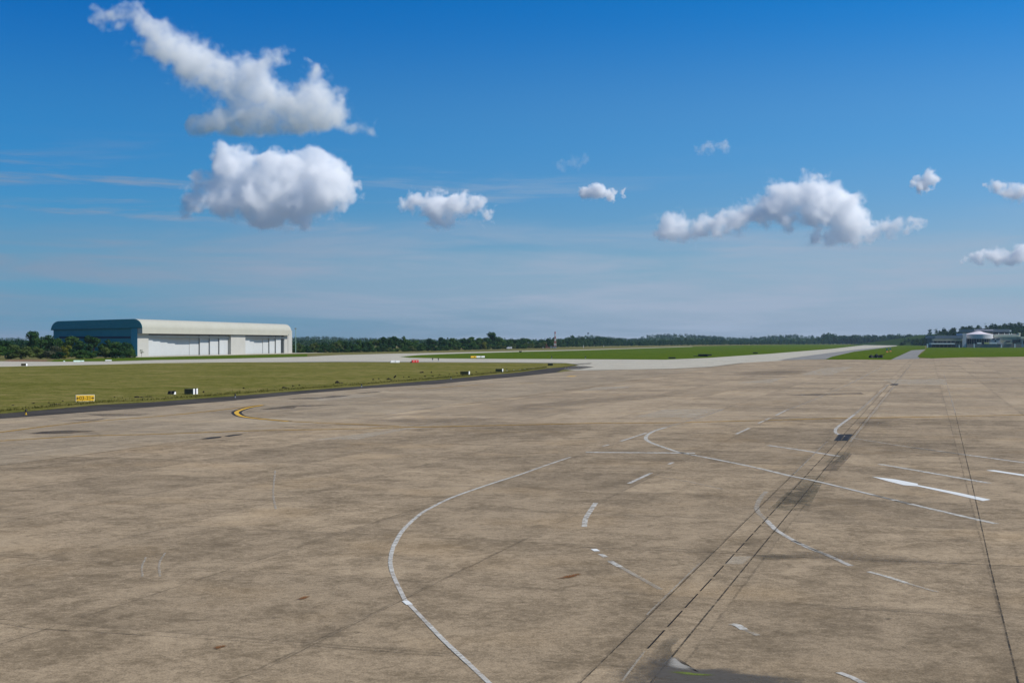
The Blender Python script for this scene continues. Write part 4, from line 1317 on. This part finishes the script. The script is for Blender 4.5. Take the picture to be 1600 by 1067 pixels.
# parked light aircraft-like white vehicle by the belt
base = G(795.5, 545.6)
r = empty('service_van', base, R(15), 'small white van parked at the foot of the tree belt', 'van')
prof = [(-2.4, .5), (-2.4, 1.3), (-1.7, 1.45), (-1.1, 2.2), (2.4, 2.25), (2.4, .5)]
q = MB()
q.add([(y, -.95, z) for y, z in prof] + [(y, .95, z) for y, z in prof], [(0, 1, 7, 6), (1, 2, 8, 7), (2, 3, 9, 8), (3, 4, 10, 9), (4, 5, 11, 10), (5, 0, 6, 11), (5, 4, 3, 2, 1, 0), (6, 7, 8, 9, 10, 11)])
q.build('body', S['white'], r, bevel=.06)
for s in (-1, 1):
    for x in (-1.5, 1.5):
        MB().tube((x, s * .98, .35), (x, s * .74, .35), .35, .35, 14).build('wheel', S['black'], r)
    MB().box(-.9, 2.0, s * .955 if s > 0 else -.965, .965 if s > 0 else -.955, 1.45, 2.0).build('window', S['navy'], r)
# floodlight pole at the hangar's far corner
base = G(462, 551.8)
r = empty('light_pole', base, R(-60), 'tall grey floodlight pole beside the far corner of the hangar', 'light pole')
kx = base.y / FPX
hgt = EYE + (HOR - 514.2) * kx
MB().lathe([(.34, 0), (.34, .1), (.24, .12), (.14, hgt)], 10).build('pole', S['green'], r, smooth=True)
MB().box(-.9, .9, -.12, .12, hgt + .003, hgt + .16).build('crossarm', S['steel'], r)
for x in (-.65, .65):
    MB().box(x - .35, x + .35, -.35, .12, hgt + .165, hgt + .55).build('floodlight', S['back'], r, bevel=.03)
# water tower on the far hill
r = empty('water_tank', WP(919, 523.0, RIDGE), 0, 'small tank house on top of the round far hill', 'tank')
r.location.z -= 1.5
for x in (-2, 2):
    for y in (-2, 2):
        MB().box(x - .4, x + .4, y - .4, y + .4, 0, 5).build('leg', S['conc'], r)
MB().lathe([(3.4, 5.003), (3.6, 5.4), (3.6, 8.4), (2.2, 9.2), (.2, 9.6)], 14).build('tank', S['conc'], r)

# ------------------------------------------------------------------ terminal buildings
T = dict(
    roof=plain('blue_grey_roof', (0.19, 0.215, 0.25), 0.5, 0.08, 0.1),
    pale=plain('pale_drum', (0.50, 0.50, 0.52), 0.6, 0.06, 0.1),
    pink=plain('pale_pink_roof', (0.72, 0.64, 0.66), 0.5, 0.05, 0.1),
    wall=plain('grey_wall', (0.20, 0.185, 0.17), 0.8, 0.12, 0.2),
    beige=plain('beige_wall', (0.40, 0.37, 0.28), 0.8, 0.10, 0.2),
    lilac=plain('lilac_wall', (0.50, 0.46, 0.46), 0.8, 0.10, 0.2),
    glass=plain('dark_glazing', (0.018, 0.026, 0.045), 0.15, 0.2, 0.3),
    white=plain('white_trim', (0.78, 0.78, 0.74), 0.6, 0.05, 0.3),
    cream=plain('cream_parapet', (0.62, 0.61, 0.46), 0.7, 0.08, 0.3),
    yellow=plain('yellow_barrier', (0.62, 0.60, 0.22), 0.6, 0.1, 0.3),
)
BD = 1500.0
KB = BD / FPX


def zb(py, d=0.0):
    return EYE + (HOR - py) * (BD + d) / FPX


def xb(px, d=0.0):
    return (px - CXP) * (BD + d) / FPX


def bblock(part, root, px0, px1, py0, py1, d0, d1, mat, below=0.0):
    """block of a building that fills these pixels, its front d0 and its back d1 metres behind the building line"""
    ox = root.location
    return MB().box(xb(px0, d0) - ox.x, xb(px1, d0) - ox.x, BD + d0 - ox.y, BD + d1 - ox.y, max(0, zb(py1, d0)) - below, zb(py0, d0)).build(part, mat, root)


# low wing with flat blue-grey roof
r = empty('terminal_wing', (xb(1484), BD, 0), 0, 'long low terminal wing with blue-grey roof and white canopy', 'building')
bblock('wall', r, 1461, 1503, 529.2, 543.2, 2, 30, T['wall'])
bblock('roof', r, 1461.3, 1504.5, 524.1, 528.8, -2.5, 34, T['roof'])
bblock('gallery', r, 1457, 1503.5, 529.5, 532.6, -1.5, 1.9, T['beige'])
for i in range(7):
    x = 1458.2 + i * 6.9
    bblock('column', r, x, x + 0.7, 532.7, 537.5, -1.3, -0.8, T['wall'])
for i in range(8):
    x = 1459 + i * 5.4
    bblock('window', r, x, x + 4.4, 533, 536, 1.7, 1.98, T['glass'])
bblock('canopy', r, 1454.8, 1492.2, 536.1, 537.9, -6, 1.5, T['white'])
for i in range(6):
    x = 1456.5 + i * 6.2
    bblock('window', r, x, x + 5.2, 538.4, 542.6, 1.6, 1.98, T['glass'])
# round pavilion
cx0, cx1 = 1507.3, 1551.5
dR = (cx1 - cx0) / 2 * KB
r = empty('round_pavilion', (xb((cx0 + cx1) / 2, 10), BD + 10 + 2, 0), 0, 'round pavilion with pale pink conical roof and white drum', 'building')
MB().lathe([(dR, zb(529.2)), (dR, zb(522.4)), (dR * .98, zb(522.2))], 48).build('drum', T['pale'], r, smooth=False)
MB().lathe([(dR * .975, zb(522.15)), (dR * .55, zb(520.2)), (dR * .3, zb(518.6)), (dR * .16, zb(517.4)), (.2, zb(517.2))], 48).build('roof', T['pink'], r)
MB().lathe([(dR * .86, 0), (dR * .86, zb(529.25))], 36).build('glazed_wall', T['glass'], r)
for i in range(18):
    a = -math.pi + i * math.pi / 17
    MB().tube((math.cos(a) * dR * .93, math.sin(a) * dR * .93, 0), (math.cos(a) * dR * .93, math.sin(a) * dR * .93, zb(529.3)), .35, .35, 6).build('column', T['wall'], r)
bblock('link_block', r, 1503.8, 1510, 520.8, 542.5, -1, 20, T['pale'])
# tall block behind
r = empty('terminal_hall', (xb(1550, 60), BD + 60, 0), 0, 'tall terminal hall with blue-grey roof and dark glazing behind the round pavilion', 'building')
bblock('wall', r, 1523, 1574, 519, 543, 60, 100, T['lilac'])
bblock('roof', r, 1522, 1577.5, 514.4, 518.8, 52, 104, T['roof'])
bblock('underside', r, 1552.5, 1576, 519.1, 523.6, 59, 59.9, T['glass'])  # shade under the roof put into the colour as a dark strip
bblock('roof_end', r, 1577.6, 1580.4, 515.8, 518.4, 52, 104, T['white'])
bblock('cornice', r, 1522, 1552, 515.2, 516.6, 51.2, 51.97, T['pink'])
for x in (1527.5, 1531.5, 1535.5):
    bblock('vent', r, x, x + 1.4, 512.8 + .4, 514.35, 56, 60, T['wall'])
# beige flat-roofed blocks
r = empty('office_block', (xb(1570), BD, 0), 0, 'beige flat-roofed office block with cream parapet and dark openings', 'building')
bblock('wall', r, 1545.5, 1595.5, 526.6, 543, 6, 45, T['beige'])
bblock('parapet', r, 1553, 1594.5, 523.2, 526.4, 5.6, 40, T['cream'])
bblock('upper_wall', r, 1556, 1592, 521.9, 523.1, 12, 30, T['lilac'])
bblock('front_wing', r, 1545.6, 1563, 528.4, 538.6, 1, 5.9, T['lilac'])
for x0, x1, y0, y1 in ((1551, 1554.6, 529, 530.8), (1557, 1562.5, 529, 530.8), (1554.5, 1556.5, 531.5, 534)):
    bblock('window', r, x0, x1, y0, y1, .7, .97, T['glass'])
for x0, x1, y0, y1 in ((1571.5, 1578.5, 532.6, 534.6), (1582, 1595, 531, 534.8), (1582, 1588, 535, 538)):
    bblock('opening', r, x0, x1, y0, y1, 5.6, 5.97, T['glass'])
for x in (1560.5, 1569.5, 1577, 1580.6):
    bblock('roof_fixture', r, x, x + .7, 520.4, 523.1, 8, 9, T['white'])
bblock('roof_tank', r, 1592.6, 1594.8, 520, 522.9, 8, 12, T['cream'])
r = empty('gatehouse', (xb(1603), BD, 0), 0, 'pale green roofed building cut off by the edge of the view', 'building')
bblock('wall', r, 1596.2, 1625, 529.4, 542.6, 2, 25, T['lilac'])
bblock('roof', r, 1595.4, 1626, 526, 529.2, 0, 27, T['cream'])
bblock('opening', r, 1599, 1606, 532, 537.5, 1.6, 1.97, T['glass'])
# boundary wall, barriers and posts before the buildings
r = empty('low_wall', (xb(1545, -12), BD - 12, 0), 0, 'low grey wall with yellow and white barrier panels before the round pavilion', 'wall')
bblock('base_wall', r, 1511, 1596, 537.4, 543.4, -12, -11, T['wall'])
for x0, x1, m in ((1527, 1533.5, 'white'), (1538, 1545.5, 'yellow'), (1546, 1558, 'white'), (1559, 1566, 'lilac'), (1573, 1582, 'beige')):
    bblock('panel', r, x0, x1, 535.2, 537.2, -12.6, -12.1, T[m])
for x0, x1, y0, y1, lab in ((1448, 1450.2, 536.4, 543.6, 'white pillar at the near corner of the terminal wing'), (1497.8, 1499.6, 538.4, 543.8, 'white pillar between the canopy and the round pavilion'), (1521, 1523, 536.2, 539.3, 'white box on the low wall before the round pavilion'), (1563.6, 1565.8, 537.5, 540.5, 'white leaning panel before the office block'), (1584.6, 1586.6, 536.2, 540.4, 'pale pillar under the dark openings of the office block')):
    base = Vector((xb((x0 + x1) / 2, -14), BD - 14, 0))
    r = empty('gate_pillar', base, 0, lab, 'pillar')
    w, h = (x1 - x0) * KB * 0.7, zb(y0, -14) * 0.9
    MB().box(-w / 2, w / 2, -.5, .5, 0, h * .93).build('post', T['white'], r)
    MB().box(-w / 2 - .12, w / 2 + .12, -.62, .62, h * .933, h).build('cap', T['white'], r)

# dirt at the outer taxiway edge and tussocks along the dry grass
M['dirt'] = worn('red_dirt', (0.30, 0.16, 0.10), 0.6, 0.15, 0.2)
sheet('dirt_strip', [(5, 564.3), (12, 562.2), (45, 561.8), (75, 562.4), (72, 564.2), (30, 564.6)], Z1 + .01, M['dirt'])
M['edge_dirt'] = worn('bare_earth', (0.17, 0.125, 0.07), 0.34, 0.35, 0.16, 0.95)
E_ = [G(*p) for p in SH_TOP[:-1]]
ds = []
for sgn in (1, -1):
    for i_, p in (list(enumerate(E_)) if sgn > 0 else list(enumerate(E_))[::-1]):
        k_ = max(0.3, 1 - i_ / 12)
        ds.append((p.x, p.y + (5.0 if sgn > 0 else 10.5) * k_))
sheet('bare_earth', ds, Z2 + 0.045, M['edge_dirt'])
rs = np.random.RandomState(4)
pts = []
edge = [G(*p) for p in SH_TOP]
acc = []
for i in range(len(edge) - 2):
    a, c = edge[i], edge[i + 1]
    n = int((c - a).length * 40)
    for k in range(n):
        t = rs.rand()
        p = a.lerp(c, t)
        off = abs(rs.normal()) * (1.2 if rs.rand() < .6 else 7.0) + 0.05
        acc.append((p.x, p.y + off * 1.15, 0.05 + Z2))
acc = np.array(acc)
n = len(acc)
ang = rs.uniform(0, 6.28, n)
hh = rs.uniform(0.05, 0.26, n)
ww = rs.uniform(0.015, 0.05, n)
dx = np.stack([np.cos(ang) * ww, np.sin(ang) * ww, np.zeros(n)], 1)
lean = np.stack([rs.normal(0, .1, n), rs.normal(0, .1, n), hh], 1)
vs = np.stack([acc - dx, acc + dx, acc + dx * .5 + lean, acc - dx * .5 + lean], 1).reshape(-1, 3)
tag(mesh_quads('grass_tufts', vs, leaf_mat('tuft_leaves', (0.14, 0.135, 0.03), (0.26, 0.23, 0.07), 0.4)), 'rough grass tufts along the edge of the asphalt shoulder', 'grass', None, 'stuff')

# ------------------------------------------------------------------ haze
m = bpy.data.materials.new('haze_air')
m.use_nodes = True
b = NB(m.node_tree)
v = b.n('ShaderNodeVolumePrincipled', {'Color': (0.55, 0.76, 1.0, 1), 'Density': 0.000034, 'Anisotropy': 0.0})
b.t.links.new(v.outputs[0], b.n('ShaderNodeOutputMaterial').inputs['Volume'])
tag(MB().box(-4600, 4600, -260, 6300, -1.2, 78).build('haze', m), kind='stuff')
# unused first copies never stay at the origin
for lst in PROTO.values():
    for o in lst:
        if 'label' not in o:
            for ch in list(o.children):
                bpy.data.objects.remove(ch)
            bpy.data.objects.remove(o)

# ------------------------------------------------------------------ clouds
def cloud(lobes, dist, dens, seed, base=None, amp=0.9, soft=0.35, nscale=1.0, squash=0.75):
    """real cumulus: a lumpy closed shell filled with uneven vapour"""
    rng = random.Random(seed)
    L = []
    for (px, py, r) in lobes:
        c = WP(px, py, dist)
        rad = r / FPX * dist
        c.y += rng.uniform(-0.55, 0.55) * rad
        L.append((c, rad))
    cen = sum((c for c, r in L), Vector()) / len(L)
    size = sum(r for c, r in L) / len(L)
    bm = bmesh.new()
    for c, r in L:
        bmesh.ops.create_icosphere(bm, subdivisions=3, radius=r * 1.42 + size * 0.15, matrix=Matrix.Translation(c - cen))
    me = bpy.data.meshes.new('cloud')
    bm.to_mesh(me)
    bm.free()
    m = bpy.data.materials.new('cloud_vapour')
    m.use_nodes = True
    b = NB(m.node_tree)
    p = b.n('ShaderNodeNewGeometry').outputs['Position']
    wn = b.n('ShaderNodeTexNoise', {'Vector': p, 'Scale': nscale * 0.9 / size, 'Detail': 2.0, 'Roughness': 0.5}).outputs['Color']
    pw = b.vm('ADD', p, b.vm('SCALE', b.vm('SUBTRACT', wn, (0.5, 0.5, 0.5)), size * 2.2))
    f = None
    for c, r in L:
        d = b.m('DIVIDE', b.vm('DISTANCE', pw, tuple(c)), r)
        v = b.m('EXPONENT', b.m('MULTIPLY', b.m('MULTIPLY', d, d), -1.5))
        f = v if f is None else b.m('ADD', f, v)
    f = b.m('MINIMUM', b.m('SUBTRACT', f, 0.30), 0.75)
    n1 = b.noise(p, nscale * 1.5 / size, 9.0, 0.62, 0.5)
    n0 = b.noise(p, nscale * 0.6 / size, 2.0, 0.5)
    vo = b.n('ShaderNodeTexVoronoi', {'Vector': p, 'Scale': nscale * 1.5 / size, 'Detail': 3.0, 'Roughness': 0.5, 'Lacunarity': 2.3}, feature='F1').outputs['Distance']
    bill = b.m('SUBTRACT', 0.5, vo)
    nn = b.m('MULTIPLY_ADD', b.m('SUBTRACT', n1, 0.5), 2.3, b.m('MULTIPLY', bill, 0.55))
    nn = b.m('MULTIPLY_ADD', b.m('SUBTRACT', n0, 0.5), 1.2, nn)
    g = b.m('ADD', f, b.m('MULTIPLY', nn, amp))
    if base is not None:
        zb = WP(800, base, dist).z
        z = b.n('ShaderNodeSeparateXYZ', {0: p}).outputs['Z']
        g = b.m('MULTIPLY', g, b.ss(z, zb - 0.1 * size, zb + 0.35 * size))
    k = b.ss(g, 0.0, soft)
    vol = b.n('ShaderNodeVolumeScatter', {'Color': (1.0, 1.0, 1.0, 1), 'Density': b.m('MULTIPLY', k, dens / size), 'Anisotropy': 0.0})
    b.t.links.new(vol.outputs[0], b.n('ShaderNodeOutputMaterial').inputs['Volume'])
    o = link('cloud', me, m)
    o.location = cen
    md = o.modifiers.new('shell', 'REMESH')
    md.mode = 'VOXEL'
    md.voxel_size = size / 5
    ex = max(max(abs(c.x - cen.x) + r, 1) for c, r in L) * 2
    m.cycles.volume_step_rate = 0.6
    tag(o, kind='stuff')
    return o


cloud([(148, 29, 19), (168, 22, 20), (190, 26, 22), (212, 20, 18), (230, 36, 24), (235, 62, 30), (262, 68, 40), (290, 88, 48), (318, 108, 46), (345, 130, 36), (375, 128, 36), (405, 112, 34), (425, 90, 22), (448, 80, 15), (400, 140, 26),
       (430, 150, 28), (478, 92, 9), (315, 196, 13), (340, 191, 20), (375, 186, 26), (415, 182, 32), (455, 170, 38), (485, 140, 30), (500, 120, 16), (508, 160, 42), (525, 186, 34), (552, 198, 20), (580, 202, 15), (440, 188, 32), (480, 186, 36), (400, 190, 34), (365, 192, 34), (330, 196, 28), (302, 202, 18)], 5200, 2.2, 3, base=215, amp=0.72, soft=1.15)
cloud([(345, 250, 24), (375, 245, 26), (412, 256, 32), (455, 256, 32), (500, 258, 30), (525, 275, 28), (545, 295, 26), (305, 292, 28), (350, 285, 40), (400, 295, 50), (450, 298, 54), (500, 300, 46),
       (300, 322, 22), (345, 325, 28), (400, 322, 30), (440, 330, 32), (480, 334, 28), (475, 348, 16), (535, 312, 26)], 9000, 3.3, 5, amp=0.62, soft=0.75)
cloud([(630, 320, 16), (652, 310, 22), (675, 325, 26), (700, 314, 25), (725, 325, 27), (744, 314, 16), (758, 332, 17), (700, 345, 16), (680, 340, 16)], 11000, 2.9, 8, amp=0.66, soft=0.75)
cloud([(908, 300, 12), (925, 298, 15), (942, 301, 15), (958, 304, 12), (973, 302, 8)], 11500, 2.8, 9, amp=0.6, soft=0.6)
cloud([(1035, 362, 20), (1052, 352, 26), (1072, 362, 24), (1100, 358, 22), (1118, 350, 26), (1148, 345, 26), (1180, 332, 30), (1215, 314, 34), (1250, 298, 35), (1285, 308, 36), (1315, 322, 34), (1340, 335, 26), (1270, 335, 30),
       (1225, 342, 24), (1335, 358, 24), (1300, 368, 28), (1272, 376, 18), (1330, 375, 18), (1362, 362, 16), (1385, 352, 18), (1408, 348, 22), (1434, 352, 16)], 10500, 2.9, 12, base=394, amp=0.66, soft=0.75)
cloud([(1430, 290, 12), (1445, 283, 17), (1460, 275, 14), (1448, 292, 12)], 9500, 2.6, 14, amp=0.55, soft=0.7)
cloud([(1542, 288, 10), (1556, 295, 15), (1575, 300, 17), (1595, 300, 18), (1615, 300, 18)], 9500, 2.3, 15, amp=0.5, soft=0.7)
cloud([(1506, 405, 9), (1525, 403, 12), (1545, 398, 19), (1566, 405, 16), (1588, 398, 19), (1610, 396, 20)], 12500, 2.3, 16, amp=0.5, soft=0.7)
cloud([(1092, 234, 11), (1112, 231, 15), (1132, 226, 13)], 8000, 0.7, 17, amp=0.6, soft=0.9)
cloud([(876, 257, 14), (896, 255, 14), (914, 250, 13)], 8000, 0.3, 18, amp=0.6, soft=0.9)
